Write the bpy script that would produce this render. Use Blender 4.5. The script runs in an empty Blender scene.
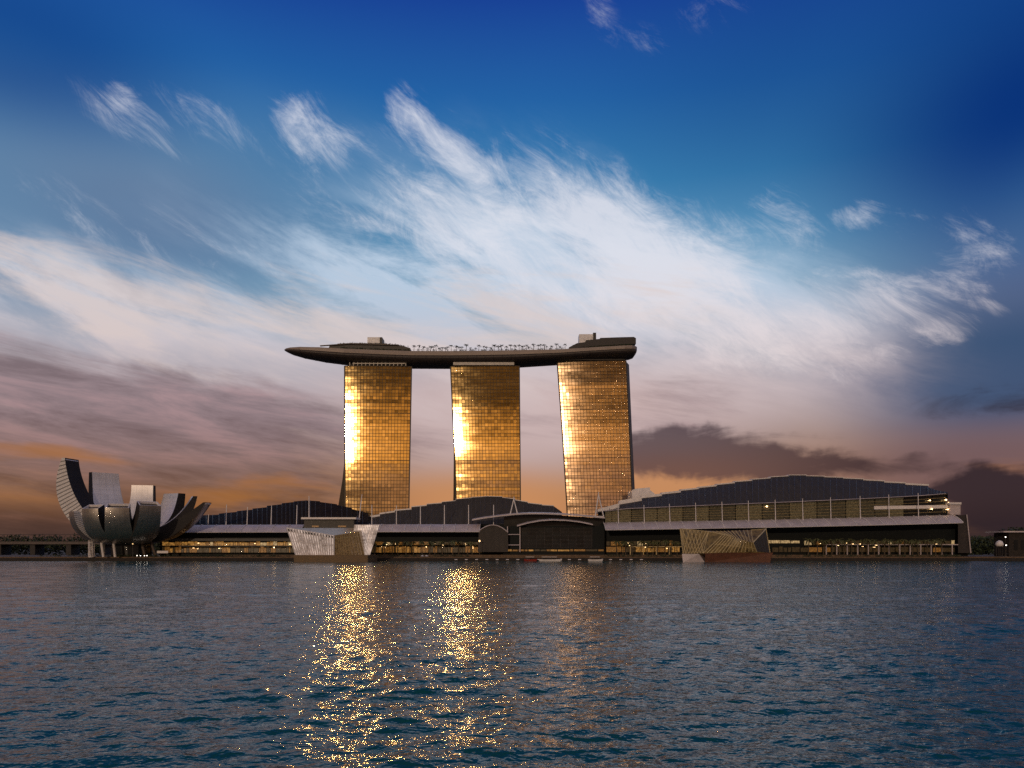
import bpy, math, random
import numpy as np
from mathutils import Vector

random.seed(7)
rng = np.random.default_rng(7)
R = math.radians
scene = bpy.context.scene
col = scene.collection

# ------------------------------------------------------------------ camera
F = 776.0            # focal length in pixels of the 1024-wide frame
CAMH = 10.5          # eye height over the water
HOR = 547.5          # row of the horizon
cd = bpy.data.cameras.new('camera')
cam = bpy.data.objects.new('camera', cd)
col.objects.link(cam)
cam.location = (0, 0, CAMH)
cam.rotation_euler = (R(90), 0, 0)
cd.sensor_width = 36
cd.lens = 36 * F / 1024
cd.shift_y = (HOR - 384) / 1024
cd.clip_start = 0.5
cd.clip_end = 60000
scene.camera = cam

scene.view_settings.view_transform = 'Standard'
scene.view_settings.look = 'None'
scene.view_settings.exposure = 0
scene.view_settings.gamma = 1
scene.cycles.max_bounces = 8
scene.cycles.glossy_bounces = 5
scene.cycles.diffuse_bounces = 2
scene.cycles.sample_clamp_indirect = 140
scene.cycles.use_denoising = False

SUN_EL, SUN_AZ = 10.0, -16.0      # degrees; azimuth off straight-behind-the-camera, negative = to the left
sun_dir = Vector((math.sin(R(SUN_AZ)) * math.cos(R(SUN_EL)), -math.cos(R(SUN_AZ)) * math.cos(R(SUN_EL)), math.sin(R(SUN_EL))))


def lin(c):
    c = c / 255
    return c / 12.92 if c <= 0.04045 else ((c + 0.055) / 1.055) ** 2.4


def S(r, g, b):
    return (lin(r), lin(g), lin(b), 1)


class NT:
    """small helper to wire shader nodes"""
    def __init__(s, tree):
        s.t = tree

    def new(s, typ, **kw):
        n = s.t.nodes.new(typ)
        for k, v in kw.items():
            setattr(n, k, v)
        return n

    def put(s, sock, v):
        if isinstance(v, bpy.types.NodeSocket):
            s.t.links.new(v, sock)
        else:
            sock.default_value = v

    def math(s, op, a, b=None, c=None, clamp=False):
        n = s.new('ShaderNodeMath', operation=op, use_clamp=clamp)
        for i, v in enumerate((a, b, c)):
            if v is not None:
                s.put(n.inputs[i], v)
        return n.outputs[0]

    def mix(s, f, a, b, blend='MIX'):
        n = s.new('ShaderNodeMix', data_type='RGBA', blend_type=blend)
        n.clamp_factor = True
        s.put(n.inputs[0], f)
        s.put(n.inputs[6], a)
        s.put(n.inputs[7], b)
        return n.outputs[2]

    def sstep(s, v, lo, hi):
        n = s.new('ShaderNodeMapRange', interpolation_type='SMOOTHSTEP')
        s.put(n.inputs[0], v)
        n.inputs[1].default_value = lo
        n.inputs[2].default_value = hi
        return n.outputs[0]

    def mapping(s, vec, loc=(0, 0, 0), rot=(0, 0, 0), scale=(1, 1, 1), typ='POINT'):
        n = s.new('ShaderNodeMapping', vector_type=typ)
        s.put(n.inputs[0], vec)
        n.inputs['Location'].default_value = loc
        n.inputs['Rotation'].default_value = rot
        n.inputs['Scale'].default_value = scale
        return n.outputs[0]

    def noise(s, vec, scale, detail=6, rough=0.55, dist=0.0, dim='3D'):
        n = s.new('ShaderNodeTexNoise', noise_dimensions=dim)
        s.put(n.inputs['Vector'], vec)
        n.inputs['Scale'].default_value = scale
        n.inputs['Detail'].default_value = detail
        n.inputs['Roughness'].default_value = rough
        n.inputs['Distortion'].default_value = dist
        return n.outputs[0], n.outputs[1]

    def ramp(s, f, stops, interp='LINEAR'):
        n = s.new('ShaderNodeValToRGB')
        n.color_ramp.interpolation = interp
        e = n.color_ramp.elements
        while len(e) < len(stops):
            e.new(0.5)
        for i, (p, c) in enumerate(stops):
            e[i].position = p
            e[i].color = c
        s.put(n.inputs[0], f)
        return n.outputs[0]


# ------------------------------------------------------------------ sky
world = bpy.data.worlds.new('World')
scene.world = world
world.use_nodes = True
wt = world.node_tree
wt.nodes.clear()
w = NT(wt)
out = w.new('ShaderNodeOutputWorld')
bg = w.new('ShaderNodeBackground')
wt.links.new(bg.outputs[0], out.inputs[0])
tc = w.new('ShaderNodeTexCoord')
dirv = tc.outputs['Generated']
sep = w.new('ShaderNodeSeparateXYZ')
wt.links.new(dirv, sep.inputs[0])
dx, dy, dz = sep.outputs
DEG = 180 / math.pi
az = w.math('MULTIPLY', w.math('ARCTAN2', dx, dy), DEG)      # 0 = towards the towers, + to the right
el = w.math('MULTIPLY', w.math('ARCSINE', dz), DEG)
cmb = w.new('ShaderNodeCombineXYZ')
w.put(cmb.inputs[0], az)
w.put(cmb.inputs[1], el)
sky_v = cmb.outputs[0]


def ang(px, py):
    u = (px - 512) / F
    v = (HOR - py) / F
    return math.degrees(math.atan(u)), math.degrees(math.atan(v / math.sqrt(1 + u * u)))


def warped(amount, scale, detail=3):
    _, c = w.noise(sky_v, scale, detail, 0.5)
    a = w.new('ShaderNodeVectorMath', operation='SUBTRACT')
    w.put(a.inputs[0], c)
    a.inputs[1].default_value = (0.5, 0.5, 0.5)
    b = w.new('ShaderNodeVectorMath', operation='MULTIPLY_ADD')
    w.put(b.inputs[0], a.outputs[0])
    b.inputs[1].default_value = (amount, amount * 0.7, 0)
    w.put(b.inputs[2], sky_v)
    return b.outputs[0]


def blobs(vec, lst, power=1.0):
    """sum of soft elliptical cloud banks, each given by the direction of its middle, its half sizes and its tilt"""
    tot = None
    for (px, py, rx, ry, rot, amp) in lst:
        a0, e0 = ang(px, py)
        a1, _ = ang(px + rx, py)
        ux = (a1 - ang(px - rx, py)[0]) / 2
        uy = (ang(px, py - ry)[1] - ang(px, py + ry)[1]) / 2
        m = w.mapping(vec, loc=(a0, e0, 0), rot=(0, 0, R(-rot)), scale=(ux, uy, 1000), typ='TEXTURE')
        g = w.new('ShaderNodeTexGradient', gradient_type='SPHERICAL')
        w.put(g.inputs[0], m)
        v = w.math('MULTIPLY', w.sstep(g.outputs[1], 0.0, 0.8), amp)
        tot = v if tot is None else w.math('ADD', tot, v)
    return tot


def streak(rot, sx, sy, scale, detail=9, rough=0.6, dist=0.6, off=0.0, vec=None):
    m = w.mapping(vec or sky_v, loc=(off, off * 0.7, 0), rot=(0, 0, R(-rot)), scale=(1 / sx, 1 / sy, 1), typ='TEXTURE')
    return w.noise(m, scale, detail, rough, dist, '2D')[0]


nish = w.new('ShaderNodeTexSky', sky_type='NISHITA')
nish.sun_disc = False
nish.sun_elevation = R(SUN_EL)
nish.sun_rotation = R(180 - SUN_AZ)
nish.air_density = 1.4
nish.dust_density = 2.0
nish_c = w.mix(1.0, nish.outputs[0], (0.06, 0.06, 0.06, 1), 'MULTIPLY')


def E(*stops):
    return [(max(0, e) / 90, c) for e, c in stops]


e01 = w.math('DIVIDE', el, 90, clamp=True)
front = w.ramp(e01, E((0, S(80, 58, 50)), (2, S(150, 98, 62)), (4.2, S(180, 128, 92)), (7.8, S(168, 140, 134)),
                      (11, S(188, 174, 180)), (15, S(174, 182, 196)), (18, S(124, 166, 194)), (21, S(92, 152, 192)),
                      (25, S(54, 128, 180)), (30, S(28, 98, 168)), (36, S(10, 56, 150)), (46, S(34, 66, 122)), (60, S(52, 68, 100)), (90, S(46, 58, 84))))
base = w.mix(0.92, nish_c, front)

wv = warped(5.0, 0.12, 6)
wv2 = warped(1.8, 0.25, 4)

# broad colour of the air: dull towards both sides, deep blue at the upper right
base = w.mix(blobs(sky_v, [(1080, 200, 400, 380, 0, 0.7), (900, 60, 460, 240, 0, 0.4)]), base, S(9, 50, 120))
base = w.mix(blobs(sky_v, [(20, 205, 460, 170, 0, 0.75), (260, 200, 300, 140, 0, 0.4)]), base, S(98, 126, 160))
base = w.mix(blobs(sky_v, [(0, 40, 300, 130, 0, 0.6)]), base, S(14, 54, 128))
base = w.mix(blobs(sky_v, [(500, 420, 240, 90, 0, 0.85), (660, 410, 160, 70, 0, 0.6)]), base, S(200, 176, 174))
base = w.mix(blobs(sky_v, [(490, 512, 170, 58, 0, 0.95), (670, 486, 120, 40, 0, 0.8)]), base, S(200, 140, 94))
base = w.mix(blobs(sky_v, [(1000, 370, 240, 120, 0, 0.85)]), base, S(40, 74, 110))
base = w.mix(blobs(sky_v, [(980, 470, 280, 70, 0, 0.85)]), base, S(112, 86, 88))
base = w.mix(blobs(sky_v, [(1020, 540, 200, 60, 0, 0.8), (20, 535, 260, 50, 0, 0.85)]), base, S(62, 46, 44))

# pale veil of thin cloud behind the towers
n0 = streak(20, 0.4, 1.7, 0.15, 10, 0.64, 0.3)
veil = blobs(wv, [(560, 300, 400, 120, 8, 1.1), (470, 230, 200, 100, 20, 0.25), (440, 370, 300, 90, 0, 0.8), (720, 330, 270, 100, 15, 0.75),
                  (180, 310, 360, 70, 4, 0.9), (20, 310, 260, 80, 4, 0.8), (580, 220, 200, 90, 25, 0.25), (330, 260, 220, 60, 10, 0.5)])
veil_d = w.math('MULTIPLY', veil, w.sstep(n0, 0.30, 0.66), None, True)
c_veil = w.mix(w.sstep(el, 11, 19), S(208, 190, 190), S(186, 204, 224))
sky = w.mix(w.math('MULTIPLY', veil_d, 0.92), base, c_veil)

# white wind-drawn cirrus
n1 = streak(24, 0.36, 1.7, 0.17, 13, 0.74, 0.4, 0, wv2)
n1b = streak(36, 0.55, 1.6, 0.36, 12, 0.74, 0.5, 13)
nn = w.math('ADD', w.math('MULTIPLY', n1, 0.55), w.math('MULTIPLY', n1b, 0.45))
cir = blobs(wv2, [(314, 132, 62, 56, 45, 0.85), (288, 108, 40, 30, 0, 0.35), (365, 140, 36, 20, 20, 0.45),
                  (430, 148, 90, 36, 22, 0.55), (505, 182, 150, 66, 28, 0.72), (590, 192, 130, 64, 30, 0.7),
                  (665, 240, 150, 76, 20, 0.8), (540, 250, 240, 90, 12, 0.75), (690, 310, 190, 70, 15, 0.7),
                  (440, 215, 130, 50, 25, 0.45), (620, 300, 170, 70, 0, 0.5),
                  (790, 345, 180, 56, -8, 0.55), (940, 230, 110, 36, 20, 0.48), (975, 258, 80, 60, -50, 0.34), (925, 292, 130, 48, -10, 0.58),
                  (855, 283, 100, 30, 12, 0.5), (855, 214, 36, 22, 5, 0.7), (915, 345, 150, 26, -18, 0.6),
                  (140, 126, 110, 40, 15, 0.44), (125, 98, 30, 26, 0, 0.36), (210, 120, 130, 36, 10, 0.42),
                  (602, 10, 40, 36, 60, 0.34), (648, 40, 44, 26, 20, 0.3), (710, 4, 70, 40, 0, 0.36),
                  (405, 105, 30, 44, 60, 0.55), (785, 222, 80, 50, 40, 0.55), (390, 250, 220, 60, 18, 0.5),
                  (180, 245, 300, 50, 8, 0.45)])
cir_d = w.sstep(w.math('ADD', cir, w.math('MULTIPLY', w.math('SUBTRACT', nn, 0.5), 4.3)), 0.25, 1.95)
cir_d = w.math('MULTIPLY', cir_d, w.sstep(cir, 0.0, 0.5))
c_cir = w.mix(w.sstep(el, 12, 22), S(232, 218, 218), S(224, 226, 236))
sky = w.mix(w.math('MULTIPLY', cir_d, 0.84), sky, c_cir)

# peach streaks low on the left and around the towers
n2 = streak(11, 0.28, 1.9, 0.22, 11, 0.66, 0.35, 5)
pea = blobs(wv, [(60, 285, 320, 50, 5, 0.8), (230, 310, 320, 66, 6, 0.8), (430, 330, 300, 80, 8, 0.6),
                 (120, 345, 320, 46, 8, 0.5), (590, 300, 200, 80, 0, 0.55)])
pea_d = w.sstep(w.math('ADD', pea, w.math('MULTIPLY', w.math('SUBTRACT', n2, 0.5), 4.0)), 0.3, 1.6)
pea_d = w.math('MULTIPLY', pea_d, w.sstep(pea, 0.0, 0.5))
sky = w.mix(w.math('MULTIPLY', pea_d, 0.65), sky, S(222, 204, 198))

# dull mauve stratus low over the shore
n3 = streak(9, 0.24, 1.7, 0.22, 12, 0.66, 0.25, 21)
n3b = streak(6, 0.3, 1.9, 0.34, 10, 0.66, 0.25, 67)
mau = blobs(wv, [(60, 430, 400, 110, 3, 1.0), (250, 450, 280, 100, 0, 0.85), (90, 385, 320, 50, 6, 0.6),
                 (20, 490, 340, 90, 0, 0.8), (430, 430, 140, 50, 0, 0.3), (540, 430, 110, 30, 0, 0.4),
                 (680, 405, 110, 56, 0, 0.6), (240, 510, 200, 50, 0, 0.6)])
mau_d = w.sstep(w.math('ADD', mau, w.math('MULTIPLY', w.math('SUBTRACT', n3, 0.5), 2.6)), 0.1, 1.4)
mau_d = w.math('MULTIPLY', mau_d, w.sstep(mau, 0.0, 0.5))
c_mau = w.mix(w.sstep(el, 2.0, 9.5), S(104, 76, 64), S(134, 114, 120))
c_mau = w.mix(1.0, c_mau, w.ramp(n3b, [(0.32, (0.58, 0.54, 0.56, 1)), (0.5, (1, 1, 1, 1)), (0.66, (1.5, 1.36, 1.3, 1))]), 'MULTIPLY')
sky = w.mix(w.math('MULTIPLY', mau_d, 0.80), sky, c_mau)

# glowing gaps in it
n4 = streak(5, 0.2, 2.2, 0.24, 8, 0.55, 0.6, 33)
glo = blobs(wv, [(20, 452, 170, 20, 0, 0.9), (190, 480, 220, 24, 4, 0.5), (270, 490, 180, 24, 0, 0.7), (1015, 468, 100, 22, 20, 0.6),
                 (60, 500, 240, 30, 0, 0.4), (1000, 520, 90, 20, 0, 0.4)])
glo_d = w.sstep(w.math('ADD', glo, w.math('MULTIPLY', w.math('SUBTRACT', n4, 0.5), 2.2)), 0.3, 1.4)
glo_d = w.math('MULTIPLY', glo_d, w.sstep(glo, 0.0, 0.5))
sky = w.mix(w.math('MULTIPLY', glo_d, 0.75), sky, S(164, 106, 54))

# dark cloud banks on the right
wv3 = warped(3.2, 0.45, 7)
n5 = streak(-4, 0.30, 1.3, 0.34, 9, 0.6, 0.7, 44)
drk = blobs(wv3, [(720, 456, 190, 36, 3, 1.15), (800, 466, 150, 24, 3, 0.8), (655, 450, 90, 34, 0, 0.7),
                  (1020, 512, 130, 66, 0, 1.3), (975, 484, 80, 26, 10, 0.8), (1010, 402, 160, 30, 0, 0.6), (920, 462, 50, 16, 0, 0.45)])
drk_d = w.sstep(w.math('ADD', drk, w.math('MULTIPLY', w.math('SUBTRACT', n5, 0.5), 2.0)), 0.12, 1.25)
drk_d = w.math('MULTIPLY', drk_d, w.sstep(drk, 0.0, 0.4))
c_drk = w.mix(w.sstep(az, 12, 31), w.mix(w.sstep(el, 5, 9), S(102, 74, 70), S(82, 68, 74)), S(44, 34, 40))
sky = w.mix(w.math('MULTIPLY', drk_d, 0.9), sky, c_drk)

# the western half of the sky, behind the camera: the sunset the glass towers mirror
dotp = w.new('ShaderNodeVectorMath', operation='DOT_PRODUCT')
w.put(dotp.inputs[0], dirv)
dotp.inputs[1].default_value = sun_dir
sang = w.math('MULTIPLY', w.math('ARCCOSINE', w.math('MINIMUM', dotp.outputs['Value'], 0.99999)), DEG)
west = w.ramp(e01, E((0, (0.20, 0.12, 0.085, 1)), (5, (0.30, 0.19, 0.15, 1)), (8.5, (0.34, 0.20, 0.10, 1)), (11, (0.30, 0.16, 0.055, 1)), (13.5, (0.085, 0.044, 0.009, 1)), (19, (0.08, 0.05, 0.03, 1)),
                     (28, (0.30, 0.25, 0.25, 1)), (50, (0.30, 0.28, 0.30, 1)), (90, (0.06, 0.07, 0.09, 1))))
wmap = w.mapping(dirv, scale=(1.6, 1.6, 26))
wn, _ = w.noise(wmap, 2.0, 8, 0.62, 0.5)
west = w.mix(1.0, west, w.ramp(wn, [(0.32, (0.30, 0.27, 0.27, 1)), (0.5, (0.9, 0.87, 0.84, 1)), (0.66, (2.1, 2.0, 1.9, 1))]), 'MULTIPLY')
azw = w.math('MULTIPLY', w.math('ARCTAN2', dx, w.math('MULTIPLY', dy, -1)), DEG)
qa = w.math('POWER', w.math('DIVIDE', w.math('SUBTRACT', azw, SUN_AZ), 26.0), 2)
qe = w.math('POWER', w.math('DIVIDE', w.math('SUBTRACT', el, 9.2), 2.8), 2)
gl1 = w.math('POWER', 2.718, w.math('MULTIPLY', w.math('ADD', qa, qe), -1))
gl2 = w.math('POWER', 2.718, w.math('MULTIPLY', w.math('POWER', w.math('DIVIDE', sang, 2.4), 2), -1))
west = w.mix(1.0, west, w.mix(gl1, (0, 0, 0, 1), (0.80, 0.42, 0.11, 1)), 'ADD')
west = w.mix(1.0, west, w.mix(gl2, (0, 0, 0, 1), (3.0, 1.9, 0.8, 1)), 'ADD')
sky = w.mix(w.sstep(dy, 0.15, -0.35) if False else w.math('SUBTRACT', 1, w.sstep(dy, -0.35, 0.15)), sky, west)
# scaled up for a background strength of 0.1
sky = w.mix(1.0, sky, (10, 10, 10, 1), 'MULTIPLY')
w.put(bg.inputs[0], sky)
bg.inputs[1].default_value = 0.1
world.cycles.sampling_method = 'MANUAL'
world.cycles.sample_map_resolution = 512

sd = bpy.data.lights.new('sun', 'SUN')
sd.energy = 0.65
sd.angle = R(0.5)
sd.color = (1.0, 0.75, 0.52)
sun = bpy.data.objects.new('sun', sd)
col.objects.link(sun)
sun.location = (-300, -600, 400)
sun.rotation_euler = (-sun_dir).to_track_quat('-Z', 'Y').to_euler()


# ================================================================== helpers
def px(x, y, Y):
    """the point at depth Y metres that lies along the given photo direction"""
    return Vector(((x - 512) * Y / F, Y, CAMH + (HOR - y) * Y / F))


def X_(x, Y):
    return (x - 512) * Y / F


def Z_(y, Y):
    return CAMH + (HOR - y) * Y / F


def wloc(o):
    v = Vector((0, 0, 0))
    while o is not None:
        v = v + o.location
        o = o.parent
    return v


class MB:
    """collects faces and links them as one mesh object"""
    def __init__(s):
        s.v, s.f, s.uv = [], [], []

    def face(s, pts, uv=None):
        b = len(s.v)
        s.v += [tuple(p) for p in pts]
        s.f.append(tuple(range(b, b + len(pts))))
        s.uv.append(uv)

    def box(s, x0, x1, y0, y1, z0, z1):
        s.hexa([(x0, y0, z0), (x1, y0, z0), (x1, y1, z0), (x0, y1, z0), (x0, y0, z1), (x1, y0, z1), (x1, y1, z1), (x0, y1, z1)])

    def hexa(s, p):
        b = len(s.v)
        s.v += [tuple(q) for q in p]
        for f in ((0, 3, 2, 1), (4, 5, 6, 7), (0, 1, 5, 4), (1, 2, 6, 5), (2, 3, 7, 6), (3, 0, 4, 7)):
            s.f.append(tuple(b + i for i in f))
            s.uv.append(None)

    def bar(s, a, b, r0, r1=None, n=6):
        a, b = Vector(a), Vector(b)
        r1 = r0 if r1 is None else r1
        d = (b - a).normalized()
        u = d.cross(Vector((0, 0, 1)) if abs(d.z) < 0.9 else Vector((0, 1, 0))).normalized()
        w_ = d.cross(u)
        o = len(s.v)
        for p, r in ((a, r0), (b, r1)):
            for k in range(n):
                t = 2 * math.pi * k / n
                s.v.append(tuple(p + u * (r * math.cos(t)) + w_ * (r * math.sin(t))))
        for k in range(n):
            s.f.append((o + k, o + (k + 1) % n, o + n + (k + 1) % n, o + n + k))
            s.uv.append(None)
        s.f.append(tuple(o + k for k in reversed(range(n))))
        s.f.append(tuple(o + n + k for k in range(n)))
        s.uv += [None, None]

    def path(s, pts, r, n=5):
        for a, b in zip(pts[:-1], pts[1:]):
            s.bar(a, b, r, r, n)

    def prism(s, poly, y0, y1):
        """polygon of (x, z) pushed through from y0 to y1"""
        n = len(poly)
        b = len(s.v)
        s.v += [(x, y0, z) for x, z in poly] + [(x, y1, z) for x, z in poly]
        s.f.append(tuple(b + k for k in range(n)))
        s.f.append(tuple(b + n + k for k in reversed(range(n))))
        for k in range(n):
            s.f.append((b + k, b + n + k, b + n + (k + 1) % n, b + (k + 1) % n))
        s.uv += [None] * (n + 2)

    def loft(s, rings, closed=True, caps=True):
        n = len(rings[0])
        b = len(s.v)
        for r in rings:
            s.v += [tuple(p) for p in r]
        for i in range(len(rings) - 1):
            for k in range(n if closed else n - 1):
                s.f.append((b + i * n + k, b + i * n + (k + 1) % n, b + (i + 1) * n + (k + 1) % n, b + (i + 1) * n + k))
                s.uv.append(None)
        if caps:
            s.f.append(tuple(b + k for k in reversed(range(n))))
            s.f.append(tuple(b + (len(rings) - 1) * n + k for k in range(n)))
            s.uv += [None, None]

    def grid(s, fn, nu, nv, uv=True):
        """fn(u, v) -> point, u and v in 0..1"""
        P = [[fn(i / nu, j / nv) for j in range(nv + 1)] for i in range(nu + 1)]
        for i in range(nu):
            for j in range(nv):
                q = [(i, j), (i + 1, j), (i + 1, j + 1), (i, j + 1)]
                s.face([P[a][b] for a, b in q], [(a / nu, b / nv) for a, b in q] if uv else None)

    def ball(s, c, r, n=8, m=5, sz=1.0):
        c = Vector(c)
        rings = []
        for i in range(1, m):
            t = math.pi * i / m
            rings.append([c + Vector((r * math.sin(t) * math.cos(2 * math.pi * k / n), r * math.sin(t) * math.sin(2 * math.pi * k / n), -sz * r * math.cos(t))) for k in range(n)])
        s.loft(rings)

    def build(s, name, material, parent=None, loc=None, smooth=False, merge=False, fix=True):
        base = wloc(parent) if parent is not None else Vector(loc if loc is not None else (0, 0, 0))
        me = bpy.data.meshes.new(name)
        me.from_pydata([(x - base.x, y - base.y, z - base.z) for x, y, z in s.v], [], s.f)
        if any(u is not None for u in s.uv):
            lay = me.uv_layers.new(name='UVMap')
            i = 0
            for f, u in zip(s.f, s.uv):
                for k in range(len(f)):
                    lay.data[i].uv = u[k] if u is not None else (0.5, 0.5)
                    i += 1
        me.materials.append(material)
        if fix or merge:
            import bmesh
            bm = bmesh.new()
            bm.from_mesh(me)
            if merge:
                bmesh.ops.remove_doubles(bm, verts=bm.verts, dist=0.005)
            bmesh.ops.recalc_face_normals(bm, faces=bm.faces)
            bm.to_mesh(me)
            bm.free()
        if smooth:
            for p in me.polygons:
                p.use_smooth = True
        o = bpy.data.objects.new(name, me)
        col.objects.link(o)
        if parent is not None:
            o.parent = parent
        else:
            o.location = base
        return o


def tag(o, label=None, cat=None, group=None, kind=None):
    if label:
        o['label'] = label
    if cat:
        o['category'] = cat
    if group:
        o['group'] = group
    if kind:
        o['kind'] = kind
    return o


def thing(name, loc, label, cat, group=None):
    o = bpy.data.objects.new(name, None)
    o.empty_display_size = 1
    col.objects.link(o)
    o.location = loc
    return tag(o, label, cat, group)


def copy_tree(o, parent=None):
    c = o.copy()
    col.objects.link(c)
    if parent is not None:
        c.parent = parent
    for ch in [k for k in o.children]:
        copy_tree(ch, c)
    return c


# ================================================================== materials
def mat(name, color, rough=0.6, metal=0.0, var=0.25, scale=0.4, bump=0.0, emit=None, estr=0.0, spec=0.5, stretch=(1, 1, 1), lines=None, island=0.0):
    m = bpy.data.materials.new(name)
    m.use_nodes = True
    t = m.node_tree
    t.nodes.clear()
    n = NT(t)
    o = n.new('ShaderNodeOutputMaterial')
    b = n.new('ShaderNodeBsdfPrincipled')
    t.links.new(b.outputs[0], o.inputs[0])
    tcn = n.new('ShaderNodeTexCoord')
    v = n.mapping(tcn.outputs['Object'], scale=stretch)
    f, _ = n.noise(v, scale, 7, 0.65)
    k = n.ramp(f, [(0.3, (1 - var,) * 3 + (1,)), (0.7, (1 + var,) * 3 + (1,))])
    c = n.mix(1.0, (*color, 1), k, 'MULTIPLY')
    if island:
        g = n.new('ShaderNodeNewGeometry')
        ri = n.ramp(g.outputs['Random Per Island'], [(0, (1 - island,) * 3 + (1,)), (1, (1 + island,) * 3 + (1,))])
        c = n.mix(1.0, c, ri, 'MULTIPLY')
    if lines:                      # seams between cladding sheets: counts along u and v, width, depth of tone
        su, sv, wd, dk = lines
        s2 = n.new('ShaderNodeSeparateXYZ')
        t.links.new(tcn.outputs['UV'], s2.inputs[0])
        tot = None
        for cnt, so in ((su, 0), (sv, 1)):
            if cnt:
                fr = n.math('FRACT', n.math('MULTIPLY', s2.outputs[so], cnt))
                q = n.math('LESS_THAN', fr, wd)
                tot = q if tot is None else n.math('MAXIMUM', tot, q)
        c = n.mix(n.math('MULTIPLY', tot, dk), c, (0.015, 0.015, 0.018, 1))
    n.put(b.inputs['Base Color'], c)
    b.inputs['Metallic'].default_value = metal
    n.put(b.inputs['Roughness'], n.math('MULTIPLY_ADD', f, 0.2, rough - 0.1, True))
    b.inputs['Specular IOR Level'].default_value = spec
    if bump:
        bn = n.new('ShaderNodeBump')
        bn.inputs['Strength'].default_value = bump
        bn.inputs['Distance'].default_value = 0.3
        n.put(bn.inputs['Height'], f)
        t.links.new(bn.outputs[0], b.inputs['Normal'])
    if emit:
        ek = n.mix(1.0, (*emit, 1), n.ramp(n.noise(v, scale * 3, 4, 0.7)[0], [(0.35, (0.12, 0.12, 0.12, 1)), (0.65, (1.7, 1.7, 1.7, 1))]), 'MULTIPLY')
        n.put(b.inputs['Emission Color'], ek)
        b.inputs['Emission Strength'].default_value = estr
    return m


M = {}
M['tower_glass'] = mat('tower_glass', (0.82, 0.58, 0.26), 0.085, 1.0, 0.15, 0.06, island=0.12, stretch=(0.4, 1, 2.5))  # grey glass tinted gold, part of the sunset reflection put into its colour
M['tower_glass_dull'] = mat('tower_glass_dull', (0.72, 0.52, 0.34), 0.13, 1.0, 0.15, 0.06, island=0.12, stretch=(0.4, 1, 2.5))  # weaker sunset tint put into the same grey glass
M['mullion'] = mat('mullion', (0.05, 0.036, 0.026), 0.5, 0.3)
M['tower_side'] = mat('tower_side', (0.10, 0.075, 0.06), 0.55, 0.1, 0.3, 0.1)
M['tower_pale'] = mat('tower_pale', (0.6, 0.55, 0.5), 0.5)
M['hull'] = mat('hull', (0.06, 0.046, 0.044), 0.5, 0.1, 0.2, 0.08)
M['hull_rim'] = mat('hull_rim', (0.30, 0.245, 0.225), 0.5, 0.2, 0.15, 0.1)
M['deck'] = mat('deck', (0.15, 0.12, 0.10), 0.7)
M['dark_box'] = mat('dark_box', (0.035, 0.03, 0.032), 0.5)
M['pale_box'] = mat('pale_box', (0.9, 0.88, 0.92), 0.4)
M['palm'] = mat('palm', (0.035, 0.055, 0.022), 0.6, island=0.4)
M['palm_lit'] = mat('palm_lit', (0.12, 0.13, 0.06), 0.6, island=0.5)  # paler green, light on the crowns put into the colour
M['trunk'] = mat('trunk', (0.10, 0.075, 0.05), 0.85)
M['foliage'] = mat('foliage', (0.04, 0.055, 0.025), 0.7, island=0.5)
M['roof_dark'] = mat('roof_dark', (0.066, 0.059, 0.057), 0.7, 0.0, 0.2, 0.15, spec=0.15, stretch=(2, 0.3, 0.3))
M['roof_brown'] = mat('roof_brown', (0.024, 0.019, 0.018), 0.8, 0.0, 0.4, 0.2, spec=0.1)
M['seam'] = mat('seam', (0.13, 0.12, 0.125), 0.5, 0.2)
M['white'] = mat('white', (0.82, 0.77, 0.79), 0.45, 0, 0.12, 0.3)
M['canopy'] = mat('canopy', (0.58, 0.51, 0.55), 0.45, 0.0, 0.18, 0.12)
M['teal_dark'] = mat('teal_dark', (0.008, 0.011, 0.013), 0.6, spec=0.2)  # near black: the shade under the canopies darkened into the walls
M['glass_dark'] = mat('glass_dark', (0.008, 0.011, 0.014), 0.2, 0, 0.3, 0.2, spec=0.4, island=0.4)
M['glaze_olive'] = mat('glaze_olive', (0.03, 0.026, 0.016), 0.25, 0, 0.4, 0.3, emit=(0.30, 0.21, 0.10), estr=0.15, island=0.4)
M['glaze_dim'] = mat('glaze_dim', (0.02, 0.018, 0.014), 0.25, 0, 0.4, 0.3, emit=(0.24, 0.18, 0.09), estr=0.09, island=0.4)
M['shop_gold'] = mat('shop_gold', (0.2, 0.13, 0.05), 0.4, emit=(1.0, 0.46, 0.10), estr=0.24, scale=0.25)
M['shop_amber'] = mat('shop_amber', (0.15, 0.08, 0.03), 0.4, emit=(1.0, 0.42, 0.08), estr=0.12, scale=0.3)
M['shop_pale'] = mat('shop_pale', (0.3, 0.24, 0.16), 0.4, emit=(1.0, 0.68, 0.32), estr=0.3, scale=0.2)
M['shop_dark'] = mat('shop_dark', (0.03, 0.025, 0.02), 0.4, emit=(1.0, 0.55, 0.18), estr=0.025)
M['stone'] = mat('stone', (0.14, 0.09, 0.055), 0.8, 0, 0.35, 0.4, bump=0.3)
M['stone_dark'] = mat('stone_dark', (0.028, 0.022, 0.02), 0.85, 0, 0.5, 0.5, bump=0.4)
M['land'] = mat('land', (0.05, 0.045, 0.035), 0.9, 0, 0.4, 0.05)
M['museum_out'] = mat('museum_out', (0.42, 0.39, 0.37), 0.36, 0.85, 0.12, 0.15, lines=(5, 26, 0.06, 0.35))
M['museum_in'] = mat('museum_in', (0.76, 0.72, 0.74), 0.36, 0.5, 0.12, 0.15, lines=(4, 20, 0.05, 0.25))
M['museum_rib'] = mat('museum_rib', (0.70, 0.66, 0.67), 0.5, 0.1, 0.08, 0.2, lines=(0, 34, 0.3, 0.7))
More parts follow.
